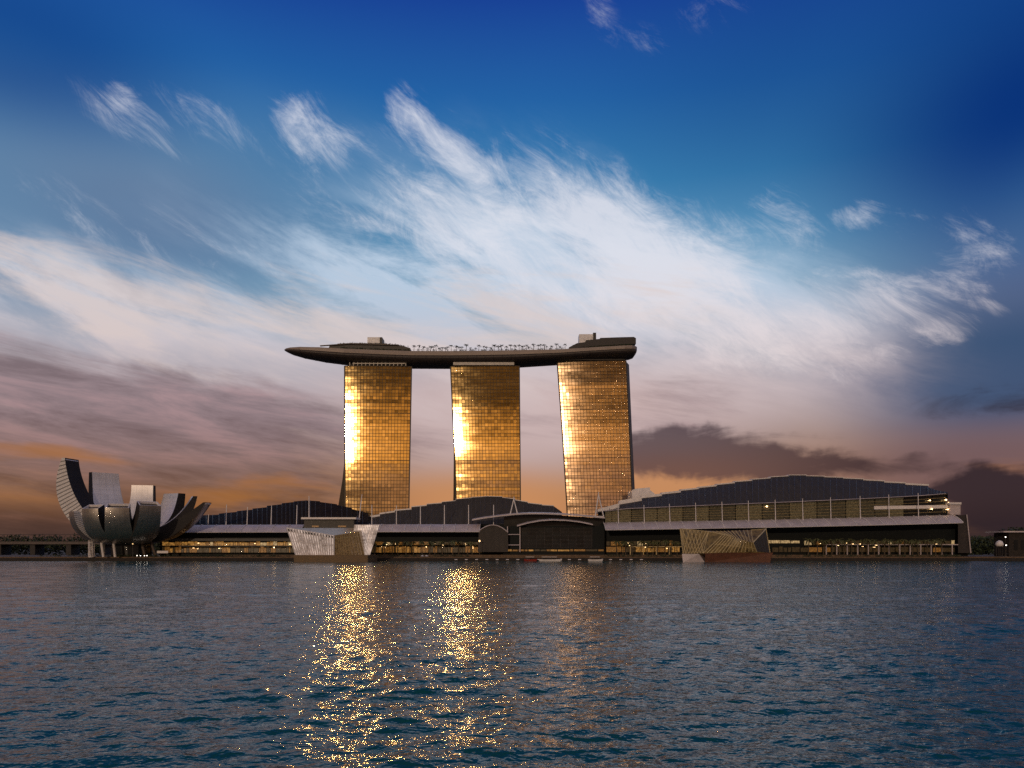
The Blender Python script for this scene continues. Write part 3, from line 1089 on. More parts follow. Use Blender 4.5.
def canopy_strip(parent, x0, x1, top, bot, n, Yb, Yf):
    """sloping pale canopy with raised ribs; top and bot are (column, row) tables"""
    def S_(u, v):
        x = x0 + (x1 - x0) * u
        Y = Yb + (Yf - Yb) * v
        zt_, zb_ = Z_(lerp_tab(top, x), Yb), Z_(lerp_tab(bot, x), Yf)
        z = zt_ + (zb_ - zt_) * v + 0.9 * math.sin(math.pi * v)
        return Vector((X_(x, (Yb + Yf) / 2), Y, z))
    mb = MB()
    mb.grid(S_, n, 5, uv=False)
    mb.grid(lambda u, v: S_(u, v) + Vector((0, 0.25, -0.6)), n, 5, uv=False)
    for v in (0, 1):
        mb.grid(lambda u, a: S_(u, v) + Vector((0, 0.25 * a, -0.6 * a)), n, 1, uv=False)
    for u in (0, 1):
        mb.grid(lambda v, a: S_(u, v) + Vector((0, 0.25 * a, -0.6 * a)), 5, 1, uv=False)
    c = mb.build('canopy', M['canopy'], parent, merge=True)
    for i in range(n + 1):
        mb = MB()
        mb.path([S_(i / n, k / 5) + Vector((0, -0.2, 0.2)) for k in range(6)], 0.36, 4)
        mb.build('rib', M['white'], c)
    mb = MB()
    pts = [S_(i / n, 1) for i in range(n + 1)]
    mb.path([p + Vector((0, -0.1, -0.3)) for p in pts], 0.22, 4)
    mb.build('gutter', M['white'], c)


def mast(parent, x, y0, y1, Y, r=0.42, dx=0.0, name='mast'):
    mb = MB()
    mb.bar(px(x, y0, Y), px(x + dx, y1, Y), r, r * 0.7, 6)
    return mb.build(name, M['white'], parent)


def shop_row(parent, x0, x1, y0, y1, Y, n, mats, weights, rnd):
    """a row of shop windows standing in front of the dark back wall"""
    cuts = [0.0]
    for i in range(n):
        cuts.append(cuts[-1] + rnd.choice([0.5, 0.8, 1.0, 1.6]))
    for i in range(n):
        a, b = x0 + (x1 - x0) * (cuts[i] + 0.06) / cuts[-1], x0 + (x1 - x0) * (cuts[i + 1] - 0.06) / cuts[-1]
        dt = rnd.uniform(0, 0.25) * (y1 - y0)
        mb = MB()
        mb.box(X_(a, Y), X_(b, Y), Y, Y + 0.4, Z_(y1, Y), Z_(y0 + dt, Y))
        mb.build('shop_window', M[rnd.choices(mats, weights)[0]], parent)


rs = random.Random(11)

# ---- A: left hall with the dark humped roof
hallA = thing('theatre_hall', (X_(265, 645), 645, 3.2), 'long low hall with a dark humped roof between the lotus museum and the left tower', 'hall')
eA = [(100, 525), (400, 525)]
roof_segments(hallA, [(160, 200, 519, 515.6), (200, 219, 515.4, 514.6), (219, 237, 513.6, 511.8), (237, 252.7, 511, 509.6), (252.7, 267, 508.6, 507.2), (267, 282, 505.8, 504.2), (282, 294, 503.2, 502),
                      (294, 306, 501.4, 500.4), (306, 320, 500.4, 501.2), (320, 337, 502, 504.2), (337, 352, 505, 508), (352, 368, 509, 513), (368, 384, 515, 520)],
              eA, 648, 690, 735, M['roof_brown'], M['roof_brown'], 0)
mb = MB()
mb.box(X_(160, 646), X_(345, 646), 646, 735, 3.2, Z_(524, 646))
mb.build('wall', M['teal_dark'], hallA)
canopy_strip(hallA, 184, 303, [(100, 525.2), (400, 524.2)], [(100, 532.2), (400, 531.6)], 8, 640, 626)
for x, y0, y1 in ((208, 526, 514.5), (226, 526, 504.5), (247, 526, 507), (271, 526, 505.5), (296.5, 526, 505)):
    mast(hallA, x, y0, y1, 642, dx=0.6)
mast(hallA, 309, 517.5, 496, 640)
mast(hallA, 358.8, 522, 494.5, 640, dx=3.2)
shop_row(hallA, 162, 298, 541.5, 545.5, 640, 34, ['shop_gold', 'shop_pale', 'shop_amber'], [5, 1, 3], rs)
shop_row(hallA, 162, 298, 546.5, 552.5, 640.5, 44, ['shop_amber', 'shop_dark', 'shop_gold'], [4, 5, 0.6], rs)
mb = MB()
mb.box(X_(160, 632), X_(300, 632), 632, 633, Z_(541, 632), Z_(538.4, 632))
mb.box(X_(160, 632), X_(300, 632), 632, 633, Z_(546.4, 632), Z_(545.6, 632))
mb.build('fascia', M['dark_box'], hallA)

# ---- flat plaza roof behind the white pavilion
plaza = thing('plaza_roof', (X_(328, 628), 628, 3.2), 'thin white slab roof over a dark plaza stage behind the pale glass pavilion', 'plaza roof')
mb = MB()
mb.box(X_(301, 624), X_(356, 624), 624, 642, Z_(519.2, 624), Z_(517.3, 624))
mb.build('slab', M['white'], plaza)
mb = MB()
mb.box(X_(304, 628), X_(354, 628), 628, 640, 3.2, Z_(519.3, 628))
mb.build('stage_wall', M['dark_box'], plaza)
mb = MB()
for (a, b) in ((312, 319), (338, 346)):
    mb.box(X_(a, 627.8), X_(b, 627.8), 627.8, 627.99, Z_(527, 628), Z_(525.6, 628))
mb.build('stage_light', M['shop_amber'], plaza)

# ---- B: middle hall with the stepped dark blue roof
hallB = thing('shopping_hall', (X_(440, 645), 645, 3.2), 'shopping hall with a stepped dark blue roof in front of the left and middle towers', 'hall')
roof_segments(hallB, [(356, 366, 520, 517.5), (366, 380, 516.4, 514), (380, 395, 512.6, 510.4), (395, 411.6, 509.4, 508), (411.6, 427, 506, 504.6), (427, 442, 503.4, 502.2), (442, 456, 501.4, 500),
                      (456, 471.4, 498.6, 497.2), (471.4, 485, 496.8, 495.9), (485, 502, 495.6, 496), (502, 515, 496.8, 498.4), (515, 527.6, 499.2, 501.4), (527.6, 541.7, 502.2, 503.8), (541.7, 553.5, 504.3, 505), (553.5, 562, 506, 512)],
              [(300, 525), (600, 525)], 648, 686, 730, M['roof_dark'], M['white'], lambda i: [2.6, 2.0, 1.6, 1.3, 1.0, 0.8, 0.6, 0.6, 0.6, 0.6, 0.6, 0.8, 0.8, 0.8, 0][i])
mb = MB()
mb.box(X_(346, 646), X_(606, 646), 646, 730, 3.2, Z_(524.2, 646))
mb.build('wall', M['teal_dark'], hallB)
canopy_strip(hallB, 368, 480, [(300, 524.4), (500, 524.2)], [(300, 531.6), (500, 531.4)], 9, 640, 626)
for x, y1 in ((371.8, 505), (396.4, 505.5), (420.4, 505.3), (444.4, 505), (468.6, 505), (493.6, 504.8)):
    mast(hallB, x, 525, y1, 642)
shop_row(hallB, 368, 482, 541.5, 545, 640, 20, ['shop_dark', 'shop_amber', 'shop_pale'], [6, 3, 0.5], rs)
shop_row(hallB, 368, 482, 546, 552.5, 640.5, 38, ['shop_amber', 'shop_dark', 'shop_gold'], [4, 4, 1], rs)

# ---- glass entrance hall with arched canopies
atr = thing('entrance_hall', (X_(550, 634), 634, 3.2), 'dark glass entrance hall under thin arched canopies in front of the middle tower', 'entrance hall')
mb = MB()
mb.box(X_(503, 632), X_(604.5, 632), 632, 645.5, 3.2, Z_(526, 632))
mb.build('hall_body', M['teal_dark'], atr)
mb = MB()
for i in range(9):
    for j in range(5):
        a, b = 521 + (592 - 521) * (i + 0.04) / 9, 521 + (592 - 521) * (i + 0.96) / 9
        c, d = 548 - (548 - 528) * (j + 0.04) / 5, 548 - (548 - 528) * (j + 0.96) / 5
        mb.box(X_(a, 631.6), X_(b, 631.6), 631.6, 631.9, Z_(c, 631.6), Z_(d, 631.6))
mb.build('glazing', M['glass_dark'], atr)
mb = MB()
for i in range(10):
    a = 521 + 71 * i / 9
    mb.bar(px(a, 548, 631.3), px(a, 527.5, 631.3), 0.16, 0.16, 4)
for j in range(6):
    c = 548 - 20 * j / 5
    mb.bar(px(521, c, 631.35), px(592, c, 631.35), 0.13, 0.13, 4)
mb.build('mullion', M['seam'], atr)
mb = MB()
pts = [(478, 552)] + [(479 + 29 * k / 10, 536 - 11 * math.sin(math.pi * (0.12 + 0.8 * k / 10)) ** 0.8) for k in range(11)] + [(508, 552)]
mb.prism([(X_(a, 630), Z_(b, 630)) for a, b in pts], 626, 645)
mb.build('entrance_vault', M['roof_dark'], atr)
mb = MB()
mb.path([px(a, b, 625.5) for a, b in pts[1:-1]], 0.4, 5)
mb.build('arch', M['canopy'], atr)


def arch_canopy(pts, Y0, Y1, th):
    mb = MB()
    rings = []
    for a, b in pts:
        X = X_(a, Y0)
        z = Z_(b, Y0)
        rings.append([Vector((X, Y0, z)), Vector((X, Y1, z + 1.2)), Vector((X, Y1, z + 1.2 - th)), Vector((X, Y0, z - th))])
    mb.loft(rings)
    return mb.build('canopy', M['canopy'], atr)


arch_canopy([(472, 519.4), (485, 517.2), (500, 515.2), (515, 513.6), (530, 512.9), (545, 513), (560, 513.6), (575, 514.6), (590, 515.8), (605, 517.2)], 627, 640, 1.0)
arch_canopy([(517, 525.6), (528, 522.6), (540, 520.4), (552, 519.6), (566, 520), (580, 521.6), (593, 524.2)], 624, 634, 0.7)
mb = MB()
mb.prism([(X_(a, 641), Z_(b, 641)) for a, b in ((504, 526.5), (504, 517), (516, 515.4), (530, 514.7), (545, 514.8), (560, 515.4), (575, 516.4), (590, 517.6), (604, 519), (604, 526.5))], 641, 645.6)
mb.build('clerestory', M['glass_dark'], atr)
mb = MB()
for a in (507.5, 520):
    mb.bar(px(a, 552, 628), px(a, 526.5, 628), 0.45, 0.45, 6)
for b in (534.5, 545):
    mb.bar(px(507.5, b, 628), px(520, b, 628), 0.4, 0.4, 6)
mb.build('portal_frame', M['canopy'], atr)
for (xa, xb, xt, yt, yb, nm) in ((510.2, 517.6, 513.8, 497.5, 514.5, 'a_frame'), (595.2, 603.6, 598.5, 493, 516.5, 'a_frame')):
    mb = MB()
    tp = px(xt, yt + 1.5, 627.5)
    mb.bar(px(xa, yb, 627.5), tp, 0.5, 0.4, 6)
    mb.bar(px(xb, yb, 627.5), tp, 0.5, 0.4, 6)
    mb.bar(tp - Vector((0, 0, 0.4)), px(xt, yt - 1, 627.5), 0.45, 0.3, 6)
    mb.bar(px(xa, yb, 627.5), px(xb, yb, 627.5), 0.4, 0.4, 6)
    mb.build('mast', M['white'], atr)
shop_row(atr, 506, 604, 549.2, 551.2, 630.8, 14, ['shop_amber', 'shop_gold', 'shop_dark'], [4, 2, 3], rs)

# ---- C: long right hall
hallC = thing('exhibition_hall', (X_(780, 645), 645, 3.2), 'long exhibition hall with a stepped white edged roof to the right of the towers', 'hall')
eC = [(590, 512.5), (600, 511.5), (619, 508.6), (700, 505.2), (780, 502), (860, 498.5), (919, 495.5), (948, 493)]
segC = [(598, 619.5, 509, 503), (619.5, 642, 500.4, 496.6), (642, 662, 495.4, 493.2), (662, 681, 492.2, 490.2), (681, 699, 489, 487.2), (699, 717, 486.4, 484.6), (717, 735, 483.6, 481.8), (735, 752.5, 480.8, 479.6),
        (752.5, 771, 478.6, 477.2), (771, 789, 476.2, 475.2), (789, 806, 474.4, 474.4), (806, 824, 475.2, 475.6), (824, 843, 476.2, 476.8), (843, 863, 477.4, 478.2), (863, 884, 479, 480), (884, 905, 481, 482), (905, 928, 482.8, 484)]
capC = [4.6, 4.0, 2.6, 2.0, 1.6, 1.4, 1.2, 1.0, 0.9, 0.8, 0.7, 0.7, 0.8, 0.9, 1.1, 1.3, 1.7]
roof_segments(hallC, segC, eC, 634, 684, 730, M['roof_dark'], M['white'], lambda i: capC[i])
roof_segments(hallC, [(928, 937, 487, 490.5), (937, 948, 490.5, 492.2)], eC, 634, 660, 700, M['roof_dark'], M['white'], 0)
mb = MB()
mb.prism([(X_(x, 642), Z_(y, 642)) for x, y in ((604, 556), (604, 513), (619, 509.5), (700, 506.2), (780, 503), (860, 499.5), (919, 496.5), (946, 494.5), (948, 515), (958, 515), (968, 556))], 642, 730)
mb.build('wall', M['teal_dark'], hallC)
topC = [(590, 522.8), (605, 522.5), (700, 521), (780, 519.6), (870, 517.4), (957, 515)]
botC = [(590, 529.9), (605, 529.7), (700, 528.2), (780, 526.8), (870, 524.8), (957, 522.6)]
canopy_strip(hallC, 604.5, 957.5, topC, botC, 27, 636, 620)
mx = [618.6, 644.4, 670, 696, 722.4, 748.8, 775.6, 803, 831, 860.5, 889.2, 918.6]
for i, x in enumerate(mx):
    yt = lerp_tab(eC, x) - 2.6
    mast(hallC, x, lerp_tab(topC, x) + 1, yt, 632.5, 0.38, dx=-0.5)
edges = [605] + mx + [946]
for i, (a, b) in enumerate(zip(edges[:-1], edges[1:])):
    for k in range(2):
        u, v = a + (b - a) * (k * 0.5 + 0.02), a + (b - a) * (k * 0.5 + 0.48)
        if u > 890:
            mname = 'glass_dark'
        else:
            mname = rs.choice(['glaze_olive', 'glaze_dim', 'glaze_dim', 'glaze_olive'])
        mb = MB()
        Y = 641.5
        mb.hexa([px(u, lerp_tab(topC, u) + 2, Y), px(v, lerp_tab(topC, v) + 2, Y), px(v, lerp_tab(topC, v) + 2, Y) + Vector((0, .3, 0)), px(u, lerp_tab(topC, u) + 2, Y) + Vector((0, .3, 0)),
                 px(u, lerp_tab(eC, u) + 0.8, Y), px(v, lerp_tab(eC, v) + 0.8, Y), px(v, lerp_tab(eC, v) + 0.8, Y) + Vector((0, .3, 0)), px(u, lerp_tab(eC, u) + 0.8, Y) + Vector((0, .3, 0))])
        gp = mb.build('glazing', M[mname], hallC)
mb = MB()
for k in range(1, 6):
    f = k / 6
    pts = []
    for x in np.linspace(606, 946, 12):
        a, b = lerp_tab(eC, x) + 0.8, lerp_tab(topC, x)
        pts.append(px(x, a + (b - a) * f, 640.6))
    mb.path(pts, 0.13, 4)
mb.build('louvre', M['lattice'], hallC)
mb = MB()
mb.path([px(x, lerp_tab(eC, x) + 0.3, 634.0) for x in np.linspace(605, 946, 16)], 0.25, 4)
mb.build('eave_trim', M['canopy'], hallC)
mb = MB()
mb.hexa([px(874, 509.4, 639), px(948, 508.2, 639), px(948, 508.2, 641), px(874, 509.4, 641), px(874, 506, 639), px(948, 505, 639), px(948, 505, 641), px(874, 506, 641)])
mb.box(X_(949, 636), X_(961.5, 636), 636, 645, Z_(504.4, 636), Z_(502.3, 636))
mb.build('balcony', M['white'], hallC)
mb = MB()
mb.box(X_(950, 638), X_(960.5, 638), 638, 641.9, Z_(514.6, 638), Z_(504.5, 638))
mb.build('stair_tower', M['canopy'], hallC)
mb = MB()
mb.hexa([px(958, 553, 634), px(970.5, 553, 634), px(970.5, 553, 660), px(958, 553, 660), px(958, 515.5, 634), px(966.5, 514.5, 634), px(966.5, 514.5, 660), px(958, 515.5, 660)])
mb.build('end_wall', M['dark_box'], hallC)
mb = MB()
mb.bar(px(970.8, 553, 633), px(966.8, 514.5, 633), 0.5, 0.4, 6)
mb.build('end_post', M['canopy'], hallC)
shop_row(hallC, 606, 680, 540.5, 545.5, 640, 10, ['shop_pale', 'shop_dark', 'shop_amber'], [2, 4, 3], rs)
shop_row(hallC, 606, 680, 546.5, 552, 640.5, 12, ['shop_amber', 'shop_gold', 'shop_dark'], [4, 3, 2], rs)
shop_row(hallC, 768, 800, 540, 543.2, 640, 4, ['shop_pale'], [1], rs)
shop_row(hallC, 804, 955, 540, 545, 640, 20, ['shop_dark', 'shop_amber', 'shop_pale'], [8, 2, 1], rs)
shop_row(hallC, 772, 955, 546.5, 552, 640.5, 24, ['shop_dark', 'shop_amber'], [8, 1], rs)
mb = MB()
for a in np.arange(826, 958, 10.5):
    mb.box(X_(a, 630), X_(a + 0.8, 630), 630, 631, 4.6, Z_(545, 630))
    mb.box(X_(a, 630), X_(min(a + 10.5, 958), 630), 629.8, 631.2, Z_(545, 630) + 0.01, Z_(544.2, 630))
mb.build('terrace_frame', M['canopy'], hallC)
mb = MB()
for a in np.arange(630, 682, 13):
    mb.box(X_(a, 630), X_(a + 0.8, 630), 630, 631, 4.6, Z_(547, 630))
    mb.box(X_(a, 630), X_(a + 13, 630), 629.8, 631.2, Z_(547, 630) + 0.01, Z_(546.2, 630))
mb.build('terrace_frame', M['lattice'], hallC)

# low white roof beyond the right tower
low = thing('annex', (X_(645, 720), 720, 3.2), 'low white roofed annex peeping out right of the right tower', 'annex')
mb = MB()
mb.prism([(X_(x, 700), Z_(y, 700)) for x, y in ((632, 506), (632, 490), (636, 488.6), (650, 487.4), (650, 490), (654, 493), (660, 500), (660, 506))], 700, 725)
mb.build('roof', M['white'], low)
mb = MB()
mb.box(X_(634, 705), X_(656, 705), 706, 724, 3.2, Z_(505.9, 705))
mb.build('wall', M['dark_box'], low)

# ================================================================== pavilions in the water
def facet(mb, a, b, c, d, n, th=0.35):
    """glass facet a-b (bottom) c-d (top, same order) as n strips"""
    for i in range(n):
        u, v = (i + 0.03) / n, (i + 0.97) / n
        p = [a.lerp(b, u), a.lerp(b, v), c.lerp(d, v), c.lerp(d, u)]
        bk = Vector((0, th, 0))
        mb.hexa([p[0], p[1], p[1] + bk, p[0] + bk, p[3], p[2], p[2] + bk, p[3] + bk])


def ribs(mb, a, b, c, d, n, r, off=0.3, slant=0):
    o = Vector((0, -off, 0))
    for i in range(n + 1):
        u = i / n
        v = min(1, max(0, u + slant))
        mb.bar(a.lerp(b, u) + o, c.lerp(d, v) + o, r, r, 4)


pav = thing('glass_pavilion', (X_(332, 570), 570, 0), 'pale faceted glass pavilion with white ribs standing in the water below the left tower', 'pavilion')
A0, B0, C0, D0 = px(296, 555, 562), px(334, 555, 556), px(364.5, 555, 566), px(370, 555, 572)
A1, B1, C1 = px(287, 527.6, 564), px(334, 535.4, 552), px(359, 531.5, 566)
E1, F1_ = px(354.5, 524.8, 578), px(379.5, 524.8, 576)
E0 = px(351, 555, 578)
mb = MB()
facet(mb, A0, B0, A1, B1, 18)
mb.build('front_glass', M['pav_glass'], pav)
mb = MB()
facet(mb, B0, C0, B1, C1, 10)
mb.build('side_glass', M['pav_shade'], pav)
mb = MB()
facet(mb, E0, D0, E1, F1_, 8)
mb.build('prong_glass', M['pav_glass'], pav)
mb = MB()
bk = [px(300, 555, 590), px(362, 555, 590), px(364, 528, 592), px(292, 528, 592)]
mb.face([A1 + Vector((0, .4, -.3)), B1 + Vector((0, .4, -.3)), C1 + Vector((0, .4, -.3)), bk[2], bk[3]])
mb.face([bk[0], bk[1], bk[2], bk[3]])
mb.face([A0, bk[0], bk[3], A1])
mb.face([C0, bk[1], bk[2], C1])
mb.build('roof', M['pav_shade'], pav)
mb = MB()
ribs(mb, A0, B0, A1, B1, 18, 0.5)
for k in (0.0, 0.5, 0.86, 1.0):
    mb.bar(A0.lerp(A1, k) + Vector((0, -.35, 0)), B0.lerp(B1, k) + Vector((0, -.35, 0)), 0.2, 0.2, 4)
mb.build('rib', M['white'], pav)
mb = MB()
ribs(mb, B0, C0, B1, C1, 12, 0.12)
mb.bar(B0.lerp(B1, 0.8) + Vector((0, -.3, 0)), C0.lerp(C1, 0.8) + Vector((0, -.3, 0)), 0.18, 0.18, 4)
mb.build('rib', M['lattice'], pav)
mb = MB()
ribs(mb, E0, D0, E1, F1_, 14, 0.14)
for k in np.linspace(0.3, 1, 8):
    mb.bar(E0.lerp(E1, k) + Vector((0, -.3, 0)), D0.lerp(F1_, k) + Vector((0, -.3, 0)), 0.12, 0.12, 4)
mb.build('rib', M['white'], pav)
mb = MB()
mb.prism([(X_(297, 560), -1.5), (X_(369.5, 560), -1.5), (X_(369.5, 560), Z_(555, 560)), (X_(296, 560), Z_(555, 560))], 553, 592)
mb.build('base', M['hull_ochre'], pav)
for i in range(16):
    u = (i + 0.2) / 16
    v = (i + 0.7) / 16
    o = Vector((0, -0.5, 0))
    p = [A0.lerp(B0, u).lerp(A1.lerp(B1, u), 0.87), A0.lerp(B0, v).lerp(A1.lerp(B1, v), 0.87), A0.lerp(B0, v).lerp(A1.lerp(B1, v), 0.96), A0.lerp(B0, u).lerp(A1.lerp(B1, u), 0.96)]
    mb = MB()
    mb.hexa([p[0] + o, p[1] + o, p[1] + o * 0.5, p[0] + o * 0.5, p[3] + o, p[2] + o, p[2] + o * 0.5, p[3] + o * 0.5])
    mb.build('roof_slot', M['dark_box'], pav)

pav2 = thing('lattice_pavilion', (X_(726, 570), 570, 0), 'faceted pavilion of bronze lattice on a brown base in the water before the right hall', 'pavilion')
a0, b0, c0, d0 = px(683, 553.8, 562), px(703, 553.4, 556), px(756.5, 551.6, 556), px(770, 552.8, 568)
a1, b1, m1, c1, d1 = px(680, 528.6, 566), px(708.5, 531.6, 560), px(722.7, 534.6, 558), px(753, 542.6, 553), px(766, 529, 566)
mb = MB()
facet(mb, a0, b0, a1, b1, 6)
facet(mb, b0, c0, m1, c1, 14)
mb.build('front_glass', M['pav_gold'], pav2)
mb = MB()
facet(mb, c0, d0, c1, d1, 5)
mb.build('side_glass', M['dark_box'], pav2)
mb = MB()
e1 = px(751, 530, 568)
mb.face([b1, m1, c1, d1, e1])
mb.face([a1, b1, e1, px(751, 532, 590), px(682, 530, 590)])
mb.face([b0, m1, b1])
mb.face([c1, d1, d1 + Vector((0, .5, -.5)), c1 + Vector((0, .5, -.5))])
mb.face([px(684, 553, 590), px(769, 553, 590), px(751, 532, 590.1), px(682, 530, 590.1)])
mb.face([d0, px(769, 553, 590), px(751, 532, 590), d1])
mb.build('roof', M['pav_gold'], pav2)
mb = MB()
ribs(mb, a0, b0, a1, b1, 7, 0.26, 0.35, 0.35)
ribs(mb, a0, b0, a1, b1, 7, 0.26, 0.35, -0.35)
ribs(mb, b0, c0, m1, c1, 14, 0.30)
ribs(mb, b1, e1, m1, c1, 11, 0.30, 0.1)
mb.bar(c1 + Vector((0, -.3, .1)), d1 + Vector((0, -.3, .1)), 0.45, 0.45, 5)
mb.bar(a1, b1, 0.25, 0.25, 5)
mb.bar(b1, m1, 0.25, 0.25, 5)
mb.bar(d1, d0, 0.3, 0.3, 5)
mb.bar(e1, d1, 0.25, 0.25, 5)
mb.bar(b0.lerp(m1, 0.5) + Vector((0, -.3, 0)), c0.lerp(c1, 0.35) + Vector((0, -.3, 0)), 0.2, 0.2, 4)
mb.build('lattice', M['lattice'], pav2)
mb = MB()
mb.hexa([px(705, 562.5, 558), px(770, 562.5, 558), px(770, 562.5, 592), px(705, 562.5, 592), px(705, 552.6, 556), px(773, 552.6, 558), px(773, 552.6, 592), px(705, 552.6, 592)])
mb.build('base', M['hull_brown'], pav2)
mb = MB()
mb.hexa([px(683, 562.5, 560), px(704.9, 562.5, 558), px(704.9, 562.5, 592), px(683, 562.5, 592), px(682, 553.9, 560), px(699, 553.9, 557), px(704.9, 553.9, 592), px(682, 553.9, 592)])
mb.build('base_corner', M['canopy'], pav2)

# ================================================================== left bridge, right shore
bridge = thing('road_bridge', (X_(30, 780), 780, 1), 'low dark road bridge at the far left behind the lotus museum', 'bridge')
mb = MB()
mb.box(X_(-220, 780), X_(112, 780), 780, 800, Z_(544.2, 780), Z_(541.5, 780))
mb.build('deck', M['bridge_edge'], bridge)
mb = MB()
for k in range(60):
    x = -200 + 310 * k / 59
    mb.bar(px(x, 541.6, 779.5), px(x + 2.6, 535, 779.5), 0.22, 0.22, 4)
    mb.bar(px(x + 2.6, 535, 779.5), px(x + 5.2, 541.6, 779.5), 0.22, 0.22, 4)
mb.bar(px(-215, 535, 779.5), px(112, 534.2, 779.5), 0.3, 0.3, 4)
mb.build('truss', M['bridge_edge'], bridge)
for x in (-120, -60, -4, 30, 66, 100):
    mb = MB()
    mb.box(X_(x, 782), X_(x + 5, 782), 782, 798, 1.0, Z_(544.3, 782))
    mb.build('pier', M['bridge'], bridge)


def far_wood(x0, x1, ytab, Y, seed, label, n=60):
    rnd = random.Random(seed)
    mb = MB()
    for k in range(n):
        x = x0 + (x1 - x0) * rnd.random()
        y = lerp_tab(ytab, x) + rnd.uniform(-0.6, 3.5)
        c = px(x, y, Y + rnd.uniform(0, 40))
        hz = c.z - 1
        leaf_cloud(mb, Vector((c.x, c.y, 1 + hz * 0.55)), rnd.uniform(7, 12), 7, hz * 0.5, 130, 1.6, rnd)
    o = mb.build('far_wood', M['foliage'], loc=(X_((x0 + x1) / 2, Y), Y, 1), fix=False)
    return tag(o, label, 'wood', kind='stuff')


far_wood(-260, 175, [(-300, 534), (300, 535)], 830, 3, 'dark belt of trees behind the road bridge at the far left', 120)
far_wood(940, 1260, [(900, 536), (970, 536.5), (990, 536), (1004, 530), (1016, 527), (1040, 527), (1300, 530)], 800, 4, 'dark belt of trees at the right end of the shore', 130)
pb = thing('pier_building', (X_(1030, 640), 640, 3.2), 'low grey flat roofed building at the right edge under dark trees', 'building')
mb = MB()
mb.box(X_(1009, 640), X_(1075, 640), 640, 660, 3.2, Z_(532.5, 640))
mb.build('wall', M['stone_dark'], pb)
mb = MB()
mb.box(X_(1003, 638), X_(1078, 638), 637, 662, Z_(532.4, 638), Z_(531, 638))
mb.build('roof', M['canopy'], pb)
for x in (1014, 1021, 1030, 1040, 1052):
    mb = MB()
    mb.box(X_(x, 639.7), X_(x + 4, 639.7), 639.7, 639.95, Z_(550, 640), Z_(540, 640))
    mb.build('window', M['glass_dark'], pb)
tent = thing('tent', (X_(999.5, 630), 630, 3.2), 'small pale round tent near the lamp at the right end of the shore', 'tent')
mb = MB()
mb.loft([[Vector((X_(999.5, 630) + r * math.cos(k * math.pi / 6), 630 + r * math.sin(k * math.pi / 6), z)) for k in range(12)] for r, z in ((2.6, 11.5), (3.0, 13.2), (2.3, 15.2), (0.6, 16.3))])
mb.build('cover', M['white'], tent, smooth=True)
mb = MB()
for k in range(4):
    mb.bar((X_(999.5, 630) + 2 * math.cos(k * 1.57 + .8), 630 + 2 * math.sin(k * 1.57 + .8), 3.2), (X_(999.5, 630) + 2.4 * math.cos(k * 1.57 + .8), 630 + 2.4 * math.sin(k * 1.57 + .8), 11.8), 0.12, n=5)
mb.build('pole', M['pole'], tent)

# ================================================================== promenade palms, lamps, boats
def prom_palms(xs, Y, ytop, label, group, m, seed):
    rnd = random.Random(seed)
    ps = [make_palm(seed * 10 + k, 10.0, 13, m, label, group) for k in range(3)]
    for i, x in enumerate(xs):
        o = ps[i] if i < 3 else copy_tree(ps[i % 3])
        Yk = Y + rnd.uniform(-3, 3)
        base = 4.6
        o.location = (X_(x, Yk), Yk, base)
        k = (Z_(ytop + rnd.uniform(-1, 1.2), Yk) - base) / 12.2
        o.scale = (k * 1.15, k * 1.15, k)
        o.rotation_euler = (0, 0, rnd.uniform(0, 6.28))


def spread(a, b, n, j, seed):
    r = random.Random(seed)
    return [a + (b - a) * (i + 0.5) / n + r.uniform(-j, j) for i in range(n)]


prom_palms(spread(372, 478, 14, 2, 1), 628, 539, 'green palm on the promenade in front of the shopping hall below the left tower', 'palms before the shopping hall', M['palm_lit'], 2)
prom_palms(spread(612, 680, 11, 2, 2), 628, 538.4, 'green palm on the promenade between the entrance hall and the lattice pavilion', 'palms left of the lattice pavilion', M['palm_lit'], 3)
prom_palms(spread(806, 945, 19, 2, 3), 626, 536.8, 'green palm on the terrace before the right half of the exhibition hall', 'palms before the right end of the exhibition hall', M['palm_lit'], 4)


def lamp_post(x, y, Y, base, label, m, r=0.55, light=0):
    p = px(x, y, Y)
    t = thing('street_lamp', (p.x, p.y, base), label, 'street lamp')
    mb = MB()
    mb.bar((p.x, p.y, base), (p.x, p.y, p.z - r), 0.16, 0.1, 6)
    mb.bar((p.x, p.y, base), (p.x, p.y, base + 0.6), 0.3, 0.25, 8)
    mb.build('pole', M['pole'], t)
    mb = MB()
    mb.ball(p, r)
    mb.build('lamp', m, t, smooth=True)
    if light:
        l = bpy.data.lights.new('lamp_light', 'POINT')
        l.energy = light
        l.color = (1.0, 0.62, 0.3)
        l.shadow_soft_size = 0.6
        o = bpy.data.objects.new('lamp_light', l)
        col.objects.link(o)
        o.parent = t
        o.location = (0, -0.9, p.z - base)
    return t


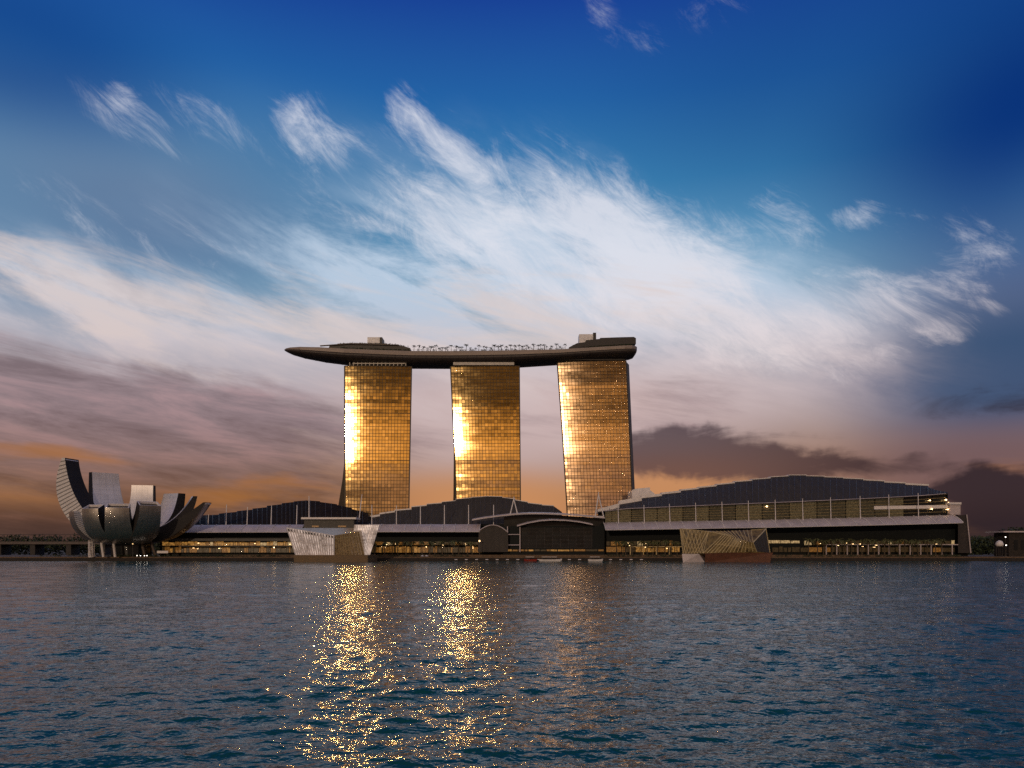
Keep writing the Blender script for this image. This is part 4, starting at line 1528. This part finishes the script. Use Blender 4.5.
lamp_post(132.7, 543.6, 606.5, 2.3, 'glowing lamp in front of the lotus museum', M['bulb'], 0.6)
lamp_post(274, 547.5, 617, 3.2, 'glowing lamp left of the pale glass pavilion', M['bulb'], 0.5)
lamp_post(479.5, 541, 618.5, 4.6, 'glowing lamp by the arched entrance left of the entrance hall', M['bulb'], 0.7)
lamp_post(1005.5, 537, 625, 3.2, 'taller white lamp at the right edge beside the pale tent', M['bulb_white'], 0.5)
lamp_post(1006.2, 545.2, 618, 3.2, 'shorter white lamp in front of the grey building at the right edge', M['bulb_white'], 0.5)
for i, (x, y, r) in enumerate(((930, 500.4, 0.6), (946.2, 499.8, 0.7), (948.6, 502.6, 0.5), (932, 509, 0.6), (948, 509.4, 0.6), (767, 506.4, 0.75))):
    p = px(x, y, 638.2)
    mb = MB()
    mb.ball(p, r)
    mb.bar(p + Vector((0, r * 0.6, 0)), p + Vector((0, 3.6, 0)), 0.12, n=5)
    mb.build('wall_lamp', M['bulb'], hallC)

# small boats at the quay
def boat(x0, x1, y, Y, hull_m, label, roof=True):
    L = X_(x1, Y) - X_(x0, Y)
    c = Vector((X_((x0 + x1) / 2, Y), Y, 0))
    t = thing('tour_boat', c, label, 'boat')
    mb = MB()
    rings = []
    for f, w_, zb, zt_ in ((-0.5, 0.9, 0.3, 1.5), (-0.35, 1.5, -0.3, 1.4), (0.2, 1.6, -0.3, 1.4), (0.4, 1.0, -0.1, 1.6), (0.5, 0.1, 0.6, 1.9)):
        X = c.x + f * L
        rings.append([Vector((X, c.y - w_, zt_)), Vector((X, c.y - w_ * 0.6, zb)), Vector((X, c.y + w_ * 0.6, zb)), Vector((X, c.y + w_, zt_))])
    mb.loft(rings)
    mb.build('hull', hull_m, t)
    if roof:
        mb = MB()
        mb.box(c.x - L * 0.38, c.x + L * 0.28, c.y - 1.2, c.y + 1.2, 3.1, 3.4)
        mb.build('roof', M['white'], t)
        mb = MB()
        for f in (-0.36, -0.14, 0.06, 0.26):
            for s_ in (-1.1, 1.1):
                mb.bar((c.x + f * L, c.y + s_, 1.3), (c.x + f * L, c.y + s_, 3.15), 0.08, n=5)
        mb.build('post', M['pole'], t)
    return t


boat(524, 537, 556, 597, M['red'], 'red hulled tour boat moored below the glass entrance hall')
boat(539, 562, 556, 597, M['white'], 'longer white tour boat moored beside the red one')
boat(588, 603, 556, 597, M['white'], 'short white boat moored below the right end of the entrance hall')

gF = 'white fenders hanging along the middle of the quay'
f0 = None
for i in range(19):
    x = 456 + 10.3 * i
    p = Vector((X_(x, 599.4), 599.4, 1.15))
    if f0 is None:
        mb = MB()
        mb.bar(p + Vector((-1.1, 0, 0)), p + Vector((1.1, 0, 0)), 0.36, 0.36, 8)
        f0 = tag(mb.build('fender', M['white'], loc=p), 'white fender hanging on the dark quay wall below the halls', 'fender', gF)
    else:
        o = f0.copy()
        col.objects.link(o)
        o.location = p

# planters and hedges on the promenade
rnd = random.Random(21)
for (xa, xb, lab) in ((372, 470, 'low hedge on the promenade below the shopping hall'), (606, 678, 'low hedge on the promenade left of the lattice pavilion'), (776, 960, 'long low hedge on the promenade before the right hall'),
                      (40, 290, 'low hedge along the quay from the lotus museum to the pale glass pavilion')):
    mb = MB()
    for k in range(int((xb - xa) / 1.5)):
        x = xa + (xb - xa) * rnd.random()
        Y = rnd.uniform(611, 616)
        leaf_cloud(mb, Vector((X_(x, Y), Y, 3.2 + 0.8)), 1.6, 1.0, rnd.uniform(0.6, 1.2), 14, 0.4, rnd)
    o = mb.build('hedge', M['foliage'], loc=(X_((xa + xb) / 2, 614), 614, 3.2), fix=False)
    tag(o, lab, 'hedge', kind='stuff')

# small lamps along the fronts, lights and a board by the museum, parasols on the promenade
rl = random.Random(8)
for hall, xa, xb, n in ((hallA, 170, 290, 7), (hallB, 375, 478, 12), (hallC, 612, 678, 5), (hallC, 808, 940, 9)):
    for i in range(n):
        p = px(rl.uniform(xa, xb), rl.uniform(543, 549), 637.5)
        mb = MB()
        mb.ball(p, rl.uniform(0.22, 0.4), 6, 4)
        mb.bar(p, p + Vector((0, 3.0, 0)), 0.08, n=4)
        mb.build('wall_lamp', M['bulb'], hall)
b0 = None
for x in (137, 140.5, 144.5, 147):
    Y = 608
    loc = Vector((X_(x, Y), Y, 2.3))
    if b0 is None:
        b0 = thing('bollard_light', loc, 'small glowing bollard light on the quay under the lotus museum', 'light', 'bollard lights under the museum')
        mb = MB()
        mb.bar(loc, loc + Vector((0, 0, 1.5)), 0.2, 0.18, 6)
        mb.build('post', M['pole'], b0)
        mb = MB()
        mb.ball(loc + Vector((0, 0, 1.8)), 0.36, 6, 4)
        mb.build('lamp', M['bulb_white'], b0)
    else:
        copy_tree(b0).location = loc
board = thing('display_board', (X_(162.5, 612), 612, 3.2), 'long white display board on posts to the right of the lotus museum', 'display board')
mb = MB()
mb.box(X_(157, 612), X_(168, 612), 612, 612.3, Z_(553.2, 612), Z_(550.8, 612))
mb.build('panel', M['white'], board)
for x in (158, 167):
    mb = MB()
    mb.bar((X_(x, 612), 612.5, 3.2), (X_(x, 612), 612.5, Z_(551, 612)), 0.12, n=5)
    mb.build('post', M['pole'], board)
for x, lab in ((422.3, 'left one of two small white parasols on the promenade below the shopping hall'), (426.6, 'right one of two small white parasols on the promenade below the shopping hall')):
    Y = 611.5
    z = Z_(556.2, Y)
    pr = thing('parasol', (X_(x, Y), Y, 3.2), lab, 'parasol')
    mb = MB()
    mb.loft([[Vector((X_(x, Y) + r * math.cos(k * math.pi / 4), Y + r * math.sin(k * math.pi / 4), z + dz)) for k in range(8)] for r, dz in ((1.5, 0), (0.9, 0.5), (0.08, 0.9))])
    mb.build('canopy', M['white'], pr)
    mb = MB()
    mb.bar((X_(x, Y), Y, 3.2), (X_(x, Y), Y, z + 0.6), 0.07, n=5)
    mb.build('pole', M['pole'], pr)
